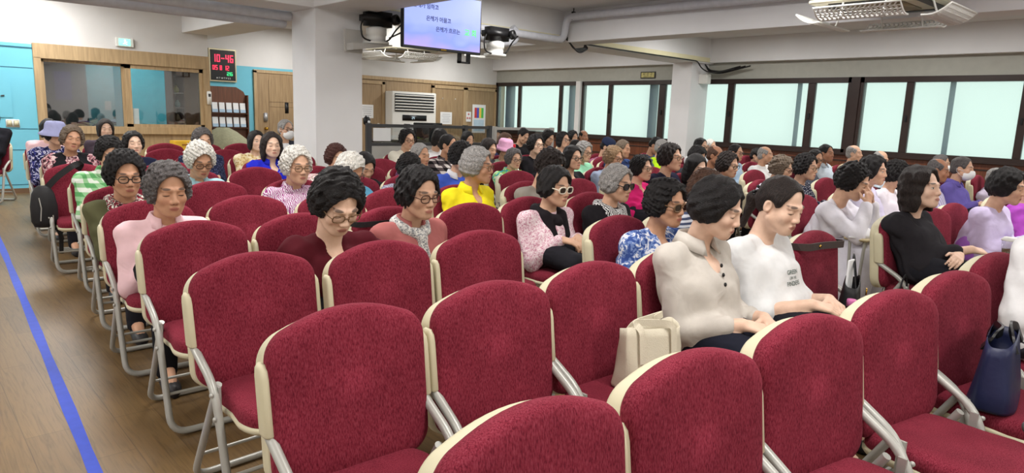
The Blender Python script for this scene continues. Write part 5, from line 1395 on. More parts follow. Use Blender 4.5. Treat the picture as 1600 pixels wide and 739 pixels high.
# id, row, image column, hair top, chin, settings, label (who one sees there)
PEOPLE = [
 (2, 10, 77, 186, 217, dict(hair=('bob', 'black'), skin='fair', top=S(226, 190, 196), open=1), 'person with black bob in pale pink top by blue wall'),
 (3, 9, 87, 192, 226, dict(hair=('perm', 'black'), top=('floral', ((28, 30, 58), (60, 64, 130), (200, 200, 220)), 34), hat=('bucket', (168, 172, 214)), yaw=15), 'person in lavender bucket hat and navy flowered blouse'),
 (4, 8, 113, 196, 237, dict(hair=('perm', 'greybrown', 2), skin='tan', top=('floral', ((58, 40, 46), (176, 120, 130), (214, 190, 190)), 30), vest=BLK, tilt=10, pitch=8), 'person with grey-brown curls in dark vest over pink knit'),
 (5, 10, 165, 186, 216, dict(hair=('bob', 'dark'), skin='fair', top=S(70, 60, 70), ), 'person with dark bob and pale face before booth glass'),
 (6, 8, 209, 205, 243, dict(hair=('soft', 'black', 3), skin='fair', top=NAVY, pitch=2), 'person with black wavy hair in navy blouse, eyes shut'),
 (7, 6, 172, 217, 260, dict(hair=('perm', 'black', 2), top=('plaid', ((228, 236, 226), (150, 200, 150), (96, 166, 104)), 16), pitch=26, collar=1), 'person with black curls in green and white plaid shirt'),
 (8, 5, 196, 235, 308, dict(hair=('bigperm', 'black'), skin='tan', top=S(88, 88, 62), specs=('clear', 'black'), pitch=24, scarf=('loose', ('floral', ((226, 220, 210), (40, 40, 44), (160, 40, 60)), 60)), fwd=.30), 'person with bushy black perm and glasses in olive jacket'),
 (9, 4, 263, 253, 338, dict(hair=('perm', 'iron', 3), skin='tan', top=S(232, 196, 202), pitch=22, collar=1, fwd=.34, bottom=S(26, 26, 30)), 'person with grey curls in pale pink blouse, looking down'),
 (10, 8, 317, 200, 238, dict(hair=('perm', 'iron', 2), top=('dots', ((36, 40, 66), (90, 96, 130)), 60), pitch=20), 'person with dark grey curls in navy shirt near leaflet rack'),
 (11, 6, 313, 221, 278, dict(hair=('bigperm', 'white', 2), skin='tan', top=S(168, 208, 222), specs=('clear', 'brown'), pitch=26, collar=1, fwd=.28), 'person with fluffy white curls and glasses in light blue shirt'),
 (12, 8, 401, 204, 237, dict(hair=('bob', 'black', 3), skin='fair', top=('floral', ((232, 220, 190), (222, 200, 150), (190, 160, 110)), 26), open=1, pitch=4), 'person with sleek black bob in cream flowered blouse'),
 (13, 7, 425, 206, 247, dict(hair=('long', 'dark', 3), skin='fair', top=S(38, 44, 190), collar=1, yaw=-10, pitch=6, neck='v'), 'person with dark long hair in royal blue polo shirt'),
 (14, 9, 447, 186, 218, dict(hair=('short', 'grey'), male=1, top=WHT, vest=S(52, 56, 66), mask=1, specs=('clear', 'black'), yaw=12, pitch=2, cy=8.85, tuck=1), 'person with grey hair and white face mask beside door'),
 (15, 5, 464, 226, 290, dict(hair=('perm', 'white', 3), top=('zebra', ((226, 214, 228), (146, 60, 124)), 30), specs=('clear', 'gold'), collar=1, pitch=16), 'person with white perm in purple and white patterned blouse'),
 (16, 6, 526, 225, 267, dict(hair=('perm', 'auburn', 4), top=('floral', ((234, 222, 222), (214, 150, 160), (160, 170, 150)), 40), pitch=22), 'person with auburn curls in pale flowered blouse by pillar'),
 (17, 5, 548, 238, 292, dict(hair=('soft', 'white', 5), skin='tan', top=S(104, 176, 214), specs=('clear', 'brown'), pitch=36, yaw=14, fwd=.30), 'person with wavy white hair bowing in sky blue shirt'),
 (101, 6, 570, 238, 282, dict(hair=('bob', 'black', 5), top=BLK, pitch=30), 'person with black hair bowed behind white wavy head'),
 (18, 3, 528, 263, 368, dict(hair=('bigperm', 'black', 3), skin='fair', top=S(78, 20, 30), specs=('clear', 'gold'), pitch=36, yaw=-4, neck='v', fwd=.60, st=.0034, loose=1.25), 'person with black hair and glasses bowing in maroon blouse'),
 (19, 3, 655, 260, 342, dict(hair=('perm', 'black', 6), skin='mid', top=S(168, 100, 98), specs=('clear', 'brown'), pitch=20, yaw=2, fwd=.34, st=.0036, scarf=('tie', ('floral', ((222, 220, 214), (180, 180, 178), (120, 124, 130)), 90)), collar=1), 'person with black hair, glasses and white neck scarf in dusty pink shirt'),
 (20, 5, 640, 240, 285, dict(hair=('perm', 'black', 5), top=('zebra', ((52, 52, 84), (196, 196, 214)), 40), pitch=30, fwd=.30), 'person with black hair in navy patterned blouse, head bowed'),
 (21, 6, 657, 223, 262, dict(hair=('short', 'grey', 3), skin='tan', top=('floral', ((80, 50, 80), (150, 90, 130), (40, 30, 50)), 40), yaw=12), 'person with short grey hair and tanned face in purple print'),
 (22, 8, 637, 201, 233, dict(hair=('soft', 'black', 2), top=S(226, 222, 208), specs=('clear', 'brown'), pitch=18, yaw=-6), 'person with black hair and tinted glasses in cream top'),
 (23, 8, 688, 201, 232, dict(hair=('bob', 'black', 2), top=WHT, pitch=26, yaw=12), 'person with black bob in white top before partition'),
 (24, 7, 701, 209, 245, dict(hair=('tied', 'black'), skin='tan', top=('plaid', ((214, 206, 202), (90, 80, 82), (26, 24, 26)), 13), yaw=20, pitch=12, collar=1), 'person with tied black hair in black and white checked shirt'),
 (25, 9, 731, 205, 230, dict(hair=('bob', 'black', 1), top=S(40, 40, 46), pitch=24), 'person with black hair bowed in front of partition glass'),
 (26, 5, 722, 221, 268, dict(hair=('perm', 'black', 3), top=S(66, 92, 190), pitch=22, yaw=10, collar=S(214, 214, 220)), 'person with black curls in blue shirt with white collar'),
 (27, 4, 747, 230, 288, dict(hair=('soft', 'grey', 4), skin='tan', top=S(238, 222, 40), specs=('clear', 'gold'), yaw=30, pitch=8, collar=1, neck='v', open=1), 'person with silver hair and glasses in bright yellow polo'),
 (28, 7, 764, 216, 248, dict(hair=('bob', 'dark', 1), top=S(60, 60, 64), pitch=24, yaw=10), 'person with dark hair bowed behind yellow polo wearer'),
 (30, 7, 790, 218, 247, dict(hair=('short', 'dark', 2), top=('floral', ((200, 220, 196), (170, 200, 170), (230, 236, 226)), 40), hat=('bucket', (214, 160, 192), 1), pitch=20), 'person in pink sun hat with a red flower'),
 (29, 8, 790, 206, 238, dict(hair=('long', 'brown', 1), top=S(50, 50, 80), pitch=18), 'person with brown-black hair behind the pink sun hat'),
 (102, 10, 776, 202, 226, dict(hair=('short', 'black', 4), top=S(40, 40, 44), yaw=-20, pose='chin'), 'person with hand at face behind the pale partition'),
 (31, 6, 803, 233, 263, dict(hair=('soft', 'iron', 5), skin='mid', top=('floral', ((60, 170, 190), (150, 210, 80), (220, 230, 210)), 24), specs=('clear', 'brown'), collar=1, yaw=-10, open=1), 'person with grey hair in turquoise and lime flowered shirt'),
 (32, 9, 818, 200, 224, dict(hair=('tied', 'black', 2), top=BLK, pitch=32), 'person in black tee with tied hair looking down'),
 (33, 7, 838, 209, 243, dict(hair=('bigperm', 'black', 4), skin='fair', top=S(26, 24, 28), specs=('clear', 'gold'), yaw=-8, open=1, pitch=2), 'person with bushy black perm and glasses in black lace top'),
 (34, 9, 857, 200, 229, dict(hair=('long', 'black', 2), top=S(30, 34, 70), pitch=28), 'person with long black hair in navy, reading'),
 (35, 8, 880, 205, 232, dict(hair=('bob', 'black', 6), top=WHT, specs=('clear', 'brown'), open=1, pitch=2), 'person with dark bob and glasses in white near first window'),
 (103, 10, 895, 203, 226, dict(hair=('perm', 'black', 7), top=S(60, 60, 66), pitch=12), 'person with black hair seated nearest the far windows'),
 (104, 8, 899, 218, 243, dict(hair=('short', 'black', 5), top=S(44, 46, 54), pitch=30), 'person with only dark hair showing behind grey perm'),
 (36, 9, 912, 203, 224, dict(hair=('bald', 'black'), male=1, skin='dark', top=S(70, 72, 80), yaw=-16, open=1, pitch=2), 'person with receding black hair beside the window duct'),
 (37, 4, 860, 234, 288, dict(hair=('bigperm', 'dark', 5), top=S(150, 144, 136), pitch=34, yaw=10, fwd=.30, topname='jacket'), 'person with dark perm bowed in grey-beige jacket'),
 (38, 3, 868, 260, 323, dict(hair=('soft', 'black', 6), skin='mid', top=('floral', ((234, 220, 224), (224, 194, 204), (196, 140, 160)), 80), specs=('sun', 'white'), scarf=('loose', S(30, 26, 30)), pitch=14, fwd=.28, hv=1), 'person in white framed sunglasses and pink flowered jacket'),
 (39, 5, 895, 227, 266, dict(hair=('bob', 'black', 4), skin='mid', top=S(34, 34, 38), specs=('clear', 'black'), neck='v', yaw=-4, open=1, pitch=4, topname='jacket'), 'person with black bob and round glasses in black jacket'),
 (40, 6, 913, 221, 253, dict(hair=('perm', 'grey', 1), skin='mid', top=S(150, 214, 178), specs=('clear', 'black'), pitch=16), 'person with grey perm and glasses in mint shirt'),
 (42, 7, 950, 215, 245, dict(hair=('short', 'black', 1), top=('floral', ((150, 84, 118), (190, 120, 150), (110, 60, 90)), 40), hat=('cap', (40, 48, 74)), pitch=28, yaw=14), 'person in navy cap and mauve flowered shirt'),
 (43, 5, 959, 228, 264, dict(hair=('soft', 'lightbrown', 2), skin='tan', top=S(150, 162, 186), specs=('clear', 'brown'), pitch=18, yaw=4), 'person with light brown hair in grey-blue jacket'),
 (44, 6, 974, 218, 247, dict(hair=('short', 'greybrown', 2), male=1, skin='tan', top=('plaid', ((70, 96, 150), (40, 60, 110), (26, 36, 70)), 14), yaw=8, pitch=14), 'person with grey-brown hair in blue plaid shirt'),
 (45, 3, 965, 257, 316, dict(hair=('soft', 'grey', 7), skin='mid', top=S(30, 28, 32), specs=('sun', 'black'), scarf=('loose', ('zebra', ((20, 20, 22), (226, 226, 226)), 34)), yaw=4, pitch=14, fwd=.28), 'person with grey hair and sunglasses in zebra print scarf'),
 (46, 4, 1003, 242, 283, dict(hair=('perm', 'black', 5), skin='mid', top=S(196, 34, 104), specs=('clear', 'gold'), yaw=4, open=1, neck='v', pitch=4), 'person with black hair and glasses in magenta blouse'),
 (47, 6, 1035, 217, 245, dict(hair=('short', 'grey', 4), male=1, top=S(90, 100, 110), vest=S(190, 235, 40), yaw=10, pitch=10), 'person with grey hair in neon green vest'),
 (105, 7, 1025, 213, 241, dict(hair=('short', 'black', 6), male=1, skin='tan', top=S(46, 66, 100), pitch=36, yaw=10), 'person with black hair bowed in dark blue jacket'),
 (48, 4, 1048, 224, 268, dict(hair=('perm', 'dark', 6), skin='mid', top=S(34, 34, 54), specs=('clear', 'gold'), yaw=8, open=1, pitch=2, neck='v'), 'person with dark brown perm and glasses in navy knit'),
 (49, 2, 1042, 280, 355, dict(hair=('bigperm', 'black', 6), skin='tan', top=('floral', ((56, 80, 146), (112, 136, 190), (220, 222, 232)), 30), specs=('sun', 'gold'), yaw=-2, pitch=12, fwd=.32, neck='v', st=.0038, topname='jacket'), 'person with big black perm and sunglasses in blue flowered jacket'),
 (50, 4, 1088, 240, 284, dict(hair=('long', 'black', 4), skin='fair', top=S(40, 38, 42), yaw=-12, pitch=24), 'person with long black hair tilted down in dark jacket'),
 (51, 6, 1095, 215, 242, dict(hair=('short', 'black', 7), male=1, skin='mid', top=S(220, 222, 226), specs=('clear', 'black'), pitch=14), 'person with short black hair and glasses by wall pillar'),
 (106, 7, 1110, 217, 240, dict(hair=('short', 'white', 3), male=1, top=S(190, 196, 204), pitch=10), 'person with white hair between wall pillar and window'),
 (52, 5, 1090, 228, 260, dict(hair=('soft', 'black', 1), top=S(50, 52, 60), pitch=28), 'person with glossy black hair in front of wall pillar'),
 (53, 5, 1118, 227, 260, dict(hair=('bald', 'brown', 2), male=1, skin='dark', top=('floral', ((200, 200, 196), (90, 94, 100), (150, 150, 150)), 50), yaw=6, pitch=16), 'person with balding head in grey patterned shirt'),
 (54, 4, 1138, 237, 278, dict(hair=('perm', 'dark', 7), skin='mid', top=S(110, 84, 68), specs=('clear', 'black'), pitch=16, neck='v'), 'person with dark perm and glasses in brown cardigan'),
 (55, 5, 1150, 225, 252, dict(hair=('short', 'black', 8), male=1, skin='tan', top=S(170, 192, 214), specs=('clear', 'black'), pitch=8), 'person with short black hair in pale blue shirt below window'),
 (56, 2, 1105, 270, 325, dict(hair=('perm', 'brown', 8), top=('stripe', ((214, 218, 228), (70, 80, 110)), 40), pitch=24, fwd=.28), 'person with frizzy brown hair in striped top, mostly hidden'),
 (57, 1, 1122, 277, 372, dict(hair=('soft', 'black', 8), skin='fair', top=S(198, 192, 184), yaw=14, pitch=20, fwd=.22, st=.0032, collar=1, neck='v', buttons=3, sleeve=1.72, loose=1.06, wide=.93, tc=.008, bottom=S(30, 32, 44), hs=.006), 'person with short black hair in light grey polo sweater'),
 (58, 1, 1220, 274, 365, dict(hair=('ponytail', 'dark'), skin='fair', top=S(226, 227, 228), yaw=-6, pitch=20, fwd=.22, st=.0032, sleeve=1.2, loose=1.2, wide=.95, tc=.008, clip=1, hs=.006), 'person with ponytail in white tee printed with green letters'),
 (59, 5, 1196, 228, 256, dict(hair=('bald', 'grey', 3), male=1, skin='tan', top=S(232, 232, 232), yaw=14, pitch=-2, open=1, sleeve=.9), 'person with balding grey head in plain white tee'),
 (107, 6, 1183, 231, 256, dict(hair=('short', 'black', 9), male=1, top=S(50, 60, 90), pitch=16), 'person with dark hair behind the balding white tee wearer'),
 (60, 3, 1222, 246, 280, dict(hair=('bigperm', 'greybrown', 7), top=S(214, 210, 224), specs=('clear', 'brown'), pitch=24, yaw=8), 'person with grey-brown curls and glasses in pale lilac top'),
 (61, 3, 1260, 240, 282, dict(hair=('perm', 'black', 9), skin='mid', top=('dots', ((40, 42, 62), (206, 208, 216)), 70), specs=('clear', 'gold'), yaw=0, pitch=10), 'person with black hair and glasses in navy dotted blouse'),
 (62, 4, 1274, 233, 263, dict(hair=('short', 'black', 3), male=1, skin='tan', top=S(80, 84, 96), specs=('clear', 'black'), pitch=18, yaw=-20), 'person with glasses peeking behind the navy dotted blouse'),
 (63, 4, 1291, 225, 254, dict(hair=('short', 'black', 2), male=1, skin='dark', top=S(206, 218, 230), yaw=-10, open=0, pitch=0, collar=1), 'person with tanned face in pale blue shirt with strap'),
 (64, 4, 1335, 226, 254, dict(hair=('bald', 'grey', 5), male=1, skin='mid', top=S(190, 176, 150), yaw=4, pitch=-2), 'person with bald grey head beneath the window post'),
 (65, 2, 1334, 254, 312, dict(hair=('perm', 'black', 10), skin='mid', top=S(226, 224, 234), skirt='long', bottom=S(224, 222, 234), pitch=24, yaw=6, fwd=.42, pose='eyes', loose=1.3, tc=.009, hs=.006, st=.004, topname='dress_bodice', shoe='white', tuck=1), 'person in long white dress wiping both eyes'),
 (66, 2, 1365, 243, 290, dict(hair=('soft', 'black', 9), skin='mid', top=S(214, 208, 232), skirt='long', bottom=S(214, 208, 232), yaw=2, pitch=8, open=1, topname='dress_bodice'), 'person with black hair in lilac dress behind weeping person'),
 (67, 4, 1376, 235, 264, dict(hair=('bald', 'grey', 7), male=1, skin='mid', top=S(200, 214, 228), pitch=18), 'person with thin grey hair below the wide window post'),
 (68, 2, 1402, 250, 293, dict(hair=('perm', 'black', 11), skin='mid', top=S(228, 222, 230), skirt='long', bottom=S(224, 220, 230), specs=('clear', 'gold'), pitch=10, yaw=16, topname='dress_bodice'), 'person with black perm and glasses in white lace dress'),
 (69, 1, 1440, 260, 327, dict(hair=('wavy', 'dark', 2), skin='fair', top=S(40, 38, 42), yaw=-8, pitch=-4, open=1, pose='crossed', sleeve=1.62, loose=1.22, tc=.009, belly=1.10, hs=.006, st=.0036, wide=1.05, topname='blouse'), 'person with wavy dark hair in black blouse, arms crossed'),
 (70, 2, 1466, 247, 285, dict(hair=('bald', 'iron', 2), male=1, skin='dark', top=('vstripe', ((206, 200, 222), (160, 150, 190)), 30), yaw=8, pitch=16), 'person with grey cropped hair in lilac striped shirt'),
 (71, 3, 1471, 241, 270, dict(hair=('short', 'iron', 3), male=1, top=S(220, 220, 224), mask=1, yaw=6, pitch=10), 'person with grey hair and mask behind striped shirt'),
 (72, 2, 1504, 244, 282, dict(hair=('short', 'iron', 5), male=1, skin='mid', top=S(108, 96, 172), mask=1, yaw=0, pitch=8, collar=1, topname='jacket'), 'person with white face mask in purple jacket'),
 (73, 1, 1575, 263, 320, dict(hair=('soft', 'black', 11), skin='mid', top=S(206, 194, 228), skirt='long', bottom=S(170, 110, 206), pitch=18, yaw=6, fwd=.44, pose='reach', loose=1.45, hs=.007, topname='dress_bodice'), 'person with short black hair leaning in lilac dress'),
 (74, 2, 1557, 262, 295, dict(hair=('short', 'grey', 6), male=1, top=S(190, 180, 200), pitch=14), 'person whose grey hair shows behind leaning lilac dress'),
 (75, 1, 1622, 262, 316, dict(hair=('perm', 'black', 12), top=S(176, 80, 190), skirt='long', bottom=S(176, 80, 190), fwd=.40, pose='chin', loose=1.4, hs=.007, topname='dress_bodice'), 'person in purple dress with hand raised at picture edge'),
]
def head_at(px, top, chin, y):
    h = at_y(px, (top + chin) / 2, y)
    d = float(CF @ (np.array(h) - np.array([0, 0, CAMH])))
    return h, (chin - top) * d / FPX

specs = []
for (pid, row, px, top, chin, kw, label) in PEOPLE:
    rot = 0.0
    cy = kw.get('cy', ROWY[row])
    h, hh = head_at(px, top, chin, cy - kw.get('fwd', .23))
    q = dict(kw); q.update(id=pid, row=row, head=h, s=min(1.07, max(.92, hh / .252)), label=label, cx=h.x, cy=cy)
    d = float(CF @ (np.array(h) - np.array([0, 0, CAMH])))
    q.setdefault('st', min(.009, max(.0036, d * 1.35 / FPX)))
    specs.append(q)
byid = {q['id']: q for q in specs}
# empty chairs read from the photograph: row, x, y, turn
EMPTY = [(0, .83, .85, 2), (0, 1.325, .83, 7), (0, 1.85, .80, 10), (0, 2.385, .76, 11), (0, 2.92, .73, 11),
 (1, .875, 1.61, 2), (1, 1.37, 1.59, 4), (1, 1.865, 1.61, 2), (1, 3.40, 1.48, 1), (1, 5.20, 1.47, 8), (1, 5.70, 1.45, 11), 
 (2, .94, 2.40, -2), (2, 1.44, 2.36, 1), (2, 1.95, 2.35, 4), (2, 2.45, 2.345, 4), (2, 2.96, 2.34, 2), (2, 4.86, 2.32, 2),
 (3, 1.0, 3.20, 0), (3, 2.52, 3.12, 2), (3, 5.75, 3.08, 2), (3, 7.15, 3.02, 2), (3, 7.65, 3.0, 2),
 (4, 1.55, 3.98, 0), (4, 2.05, 3.92, 0), (4, 2.55, 4.0, 0), (4, 7.40, 3.95, 0), (4, 4.4, 3.97, 0),
 (5, 1.65, 4.83, 0), (5, 3.15, 4.84, 0), (5, 6.4, 4.66, 0), (5, 4.45, 4.8, 0), (5, 8.64, 4.75, 0),
 (6, 2.35, 5.84, 0), (6, 3.42, 5.6, 0), (6, 5.50, 5.66, 0), (6, 6.45, 5.6, 0), (6, 2.85, 5.72, 0),
 (7, 1.16, 6.58, 0), (7, 1.88, 6.62, 0), (7, 2.38, 6.58, 0), (7, 4.0, 6.5, 0), (7, 5.05, 6.42, 0), (7, 7.4, 6.2, 0), (7, 7.95, 6.1, 0),
 (8, 2.22, 7.5, 0), (8, 2.84, 7.53, 0), (8, 1.72, 7.5, 0), (8, 5.7, 7.0, 0) if False else (8, 3.5, 7.5, 0),
 (9, 2.40, 8.5, 0), (9, 3.00, 8.3, 0), (9, 2.9, 8.5, 0) if False else (9, 1.9, 8.5, 0),
 (10, 2.72, 9.66, 0), (10, 3.20, 9.64, 0), (10, 3.68, 9.64, 0), (7, 9.3, 6.9, 0), (8, 9.5, 7.8, 0)]
# chair turn along the curving front rows
for q in specs:
    if q['row'] == 1: q['rot'] = 5 if q['cx'] > 4 else 2
    q['cy'] += {49: 0, 57: .02, 58: -.01, 69: -.08, 73: -.10, 75: -.12}.get(q['id'], 0)
# spread the sitters of a row so that neighbouring chairs do not collide
GAP = .495
occ = {}
PIN = {18: 1.50, 19: 2.01, 9: 1.02, 8: 1.10, 57: 2.37, 58: 2.88, 69: 4.665, 15: 2.22, 27: 3.08, 65: 5.14}
for i, x in PIN.items(): byid[i]['cx'] = x
for q in specs: occ.setdefault(q['row'], []).append(q)
for row, ls in occ.items():
    for it in range(80):
        ls.sort(key=lambda q: q['cx'])
        for a, b_ in zip(ls[:-1], ls[1:]):
            d = b_['cx'] - a['cx']
            if d < GAP:
                pa, pb = a['id'] in PIN, b_['id'] in PIN
                if pa and pb: continue
                m_ = GAP - d
                a['cx'] -= 0 if pa else (m_ if pb else m_ / 2); b_['cx'] += 0 if pb else (m_ if pa else m_ / 2)
# people whose chair is seen in the photograph
ORD = ['front', 'second', 'third', 'fourth', 'fifth', 'sixth', 'seventh', 'eighth', 'ninth', 'tenth', 'eleventh']
NTH = ['first', 'second', 'third', 'fourth', 'fifth', 'sixth', 'seventh', 'eighth', 'ninth', 'tenth', 'eleventh', 'twelfth', 'thirteenth', 'fourteenth', 'fifteenth', 'sixteenth']
seats = [(q['row'], q['cx'], q['cy'], q.get('rot', 0), q) for q in specs]
for (r_, x, y, t) in EMPTY:
    if all(not (s_[0] == r_ and abs(s_[1] - x) < .47) for s_ in seats): seats.append((r_, x, y, t, None))
for r_ in range(11):
    ls = sorted([s_ for s_ in seats if s_[0] == r_], key=lambda s_: s_[1])
    for k, (rr_, x, y, t, q) in enumerate(ls):
        if q: lb = 'red folding chair of the ' + q['label']
        else: lb = 'empty red folding chair, %s from the taped aisle in the %s row' % (NTH[k], ORD[r_])
        lb = ' '.join(lb.split()[:16])
        make_chair(x, y, t, lb, 'red folding chairs of the hall')
built = {}
for q in specs:
    built[q['id']] = person(q)

# ------------------------------------------------------------------ details on the nearest figures
if built:
    # printed letters on the white tee: wrapped on the chest by a ray on the shirt
    root, B = built[58]
    bpy.context.view_layer.update()
    top = B['top']
    from mathutils.bvhtree import BVHTree
    dg = bpy.context.evaluated_depsgraph_get()
    bv = BVHTree.FromObject(top, dg)
    INKG = plain('green_print', srgb(40, 74, 62), 0.8)
    for k, (txt, size) in enumerate((('GREEN', .026), ('OR IVE', .017), ('FINDERS', .026))):
        t = text_obj(txt, size, INKG, Matrix.Identity(4), 'printed_letters', top, 0.0)
        for v in t.data.vertices:
            px_, pz = v.co.x - .015, v.co.y + B['Sc'][2] - .105 - k * .024
            hit = bv.ray_cast(Vector((px_, -1.2, pz)), Vector((0, 1, 0)))
            v.co = (hit[0] + Vector((0, -.0025, 0))) if hit[0] else Vector((px_, -.3, pz))
    # pendant necklaces
    nb = B['nb']; ch = MB().tube([(nb[0] + .05 * math.cos(a), nb[1] + .01 + .060 * math.sin(a), nb[2] - .02 - .07 * max(0, -math.sin(a))) for a in [2 * math.pi * k / 24 for k in range(24)]], .0014, 5, closed=True)
    ch.build('necklace', M_STEEL, root)

# aisle sitter at the picture edge
ax_, ay_ = 1.07, 11.22
hd = Vector((ax_ - .02, ay_ - .22, 1.12))
aq = dict(id=1, head=hd, s=1.0, label='person in black dress seated by the blue wall, partly cropped', cx=ax_, cy=ay_, rot=32, hair=('bob', 'black', 3), skin='mid', top=S(28, 28, 34), skirt='short', bottom=S(28, 28, 34), shoe='white', st=.008, sleeve=1.6)
r1, B1 = person(aq)
make_chair(ax_, ay_, 32, 'red folding chair of the person in black dress by the blue wall', 'red folding chairs of the hall')
if True:
    w_ = B1['wr'][-1]
    MB().tube([(w_[0] + .030 * math.cos(a), w_[1] + .02, w_[2] + .030 * math.sin(a)) for a in [2 * math.pi * k / 16 for k in range(16)]], .008, 6, closed=True).build('wrist_watch', M_BLACK, r1)
# front-row sitter in white at the picture edge
q = dict(id=76, head=Vector((3.60, 0.47, 1.10)), s=1.0, label='person in white knit seated at front row end', cx=3.55, cy=.74, rot=10, hair=('perm', 'black', 13), skin='mid', top=S(228, 228, 230), bottom=S(60, 60, 70), st=.005, loose=1.3)
person(q)
make_chair(3.55, .74, 10, 'red folding chair of the person in white knit at front row end', 'red folding chairs of the hall')

# ------------------------------------------------------------------ bags and small things on the chairs
def bag_shell(name, w_, d_, h_, mat, parent, sag=.02, openm=.004, seed=1, taper=1.0):
    """soft open-topped bag: lofted rounded-rectangle rings, folded in at the rim"""
    rng = random.Random(seed); rings = []
    prof = [(0, .72), (.0, .97), (.05, 1.0), (.3, 1.0), (.6, .99), (.85, .98), (1.0, .97), (1.0, .94), (.85, .93), (.3, .93)]
    ph = [rng.uniform(0, 6.28) for _ in range(4)]
    for t, k in prof:
        rg = []
        for i in range(40):
            a = 2 * math.pi * i / 40; c_, s_ = math.cos(a), math.sin(a); e = .5
            wob = 1 + sag * math.sin(3 * a + ph[0] + 4 * t) + sag * .7 * math.sin(5 * a + ph[1] - 6 * t)
            rg.append(Vector((w_ / 2 * k * (taper + (1 - taper) * (1 - t)) * math.copysign(abs(c_) ** e, c_) * wob, d_ / 2 * (1 - .45 * t) * k * math.copysign(abs(s_) ** e, s_) * wob, h_ * t + (.012 * math.sin(2 * a + ph[2]) if t > .8 else 0))))
        rings.append(rg)
    return MB().loft(rings).build(name, mat, parent)
def strap(name, pts, w_, t_, mat, parent, up=(0, 1, 0)):
    m = MB(); pts = arc(pts, .08, 5); rings = []
    for i, p in enumerate(pts):
        d = (pts[min(i + 1, len(pts) - 1)] - pts[max(i - 1, 0)]).normalized(); u = Vector(up); s_ = d.cross(u).normalized()
        rings.append([p + s_ * w_ / 2 + u * t_ / 2, p + s_ * w_ / 2 - u * t_ / 2, p - s_ * w_ / 2 - u * t_ / 2, p - s_ * w_ / 2 + u * t_ / 2])
    return m.loft(rings, smooth=False).build(name, mat, parent)

M_CANVAS = plain('natural_canvas', srgb(214, 206, 186), 0.9, var=0.05, bump=.4, bscale=300)
tb = thing('tote_bag', (1.94, 1.36, .436), 'cream canvas tote bag standing on the chair seat beside grey polo sweater', 'bag', R_(-14))
bag_shell('bag_body', .25, .12, .215, M_CANVAS, tb, .05, seed=2)
for y_, s_ in ((-.052, 1), (.045, -1)): strap('handle', [(-.07, y_ * 1.08, .10), (-.07, y_ * .80, .215), (-.09 * s_, y_ * .5 + .01, .240), (.04, y_ * .6, .228), (.07, y_ * .80, .215), (.07, y_ * 1.08, .10)], .024, .004, M_CANVAS, tb)

M_NAVY = plain('navy_nylon', srgb(30, 36, 70), 0.45, var=0.1, bump=.3, bscale=40)
nb_ = thing('tote_bag', (2.83, .51, .436), 'navy nylon tote bag with black handles on front row seat', 'bag', R_(8))
bag_shell('bag_body', .36, .15, .235, M_NAVY, nb_, .018, seed=5)
strap('handle', [(-.10, -.05, .20), (-.09, -.03, .245), (0, -.01, .275), (.09, -.03, .25), (.10, -.05, .20)], .03, .008, M_BLACK, nb_)
strap('handle', [(-.10, .05, .20), (-.12, .02, .25), (-.06, 0, .262), (.05, .03, .255), (.10, .05, .20)], .03, .008, M_BLACK, nb_)
um = thing('folding_umbrella', (2.55, .36, .46), 'grey folded umbrella with white tag beside the navy tote', 'umbrella', R_(-25))
MB().lathe([(.0, 0), (.022, .003), (.024, .06), (.02, .07)], 14, Matrix.Rotation(R_(90), 4, 'Y')).build('canopy_roll', plain('umbrella_grey', srgb(120, 120, 124), .7), um)
MB().lathe([(.021, .07), (.021, .115)], 14, Matrix.Rotation(R_(90), 4, 'Y')).build('tag_band', M_PAPER, um)
MB().lathe([(.018, .115), (.016, .22), (.0, .225)], 14, Matrix.Rotation(R_(90), 4, 'Y')).build('handle', M_BLACK, um)

M_BAGBLK = plain('black_bag_cloth', srgb(24, 24, 27), 0.6, var=0.12, bump=.3, bscale=60)
hb = thing('handbag', (3.40, 1.24, .436), 'black handbag with yellow clasp standing on seat beside white tee', 'bag', R_(20))
bag_shell('bag_body', .30, .12, .20, M_BAGBLK, hb, .03, seed=7)
strap('handle', [(-.10, -.02, .18), (-.08, 0, .29), (0, .01, .33), (.08, .0, .29), (.10, -.02, .18)], .02, .006, M_BAGBLK, hb)
MB().lathe([(.018, 0), (.018, .006), (.0, .008)], 14, Matrix.Translation((-.03, -.062, .16)) @ Matrix.Rotation(R_(90), 4, 'X')).build('clasp', M_GOLD, hb)
pk = bx((3.29, 1.22, .60), (3.35, 1.23, .75), .002).build('paper_sheet', M_PAPER); tag(pk, 'white folded paper sticking out of black handbag', 'paper')
bl = thing('belt_strap', (3.40, 1.46, .79), 'dark brown strap slung across the chair behind white tee', 'strap')
strap('strap_band', [(-.235, .03, .0), (-.22, -.085, .005), (-.05, -.082, .0), (.12, -.085, -.012), (.225, -.083, -.02), (.238, .0, -.01), (.20, .045, .0)], .035, .006, plain('strap_brown', srgb(64, 52, 50), .6), bl)
MB().box((-.10, -.090, -.006), (-.075, -.085, .008), bev=.002).build('buckle', M_GOLD, bl)
bs_ = thing('belt_strap', (2.01, 3.20, .77), 'black strap slung over the chair beside dusty pink shirt', 'strap')
strap('strap_band', [(-.235, .03, .0), (-.22, -.088, .0), (0, -.086, .0), (.22, -.088, .005), (.238, .0, .0), (.20, .045, .0)], .028, .006, M_BAGBLK, bs_)

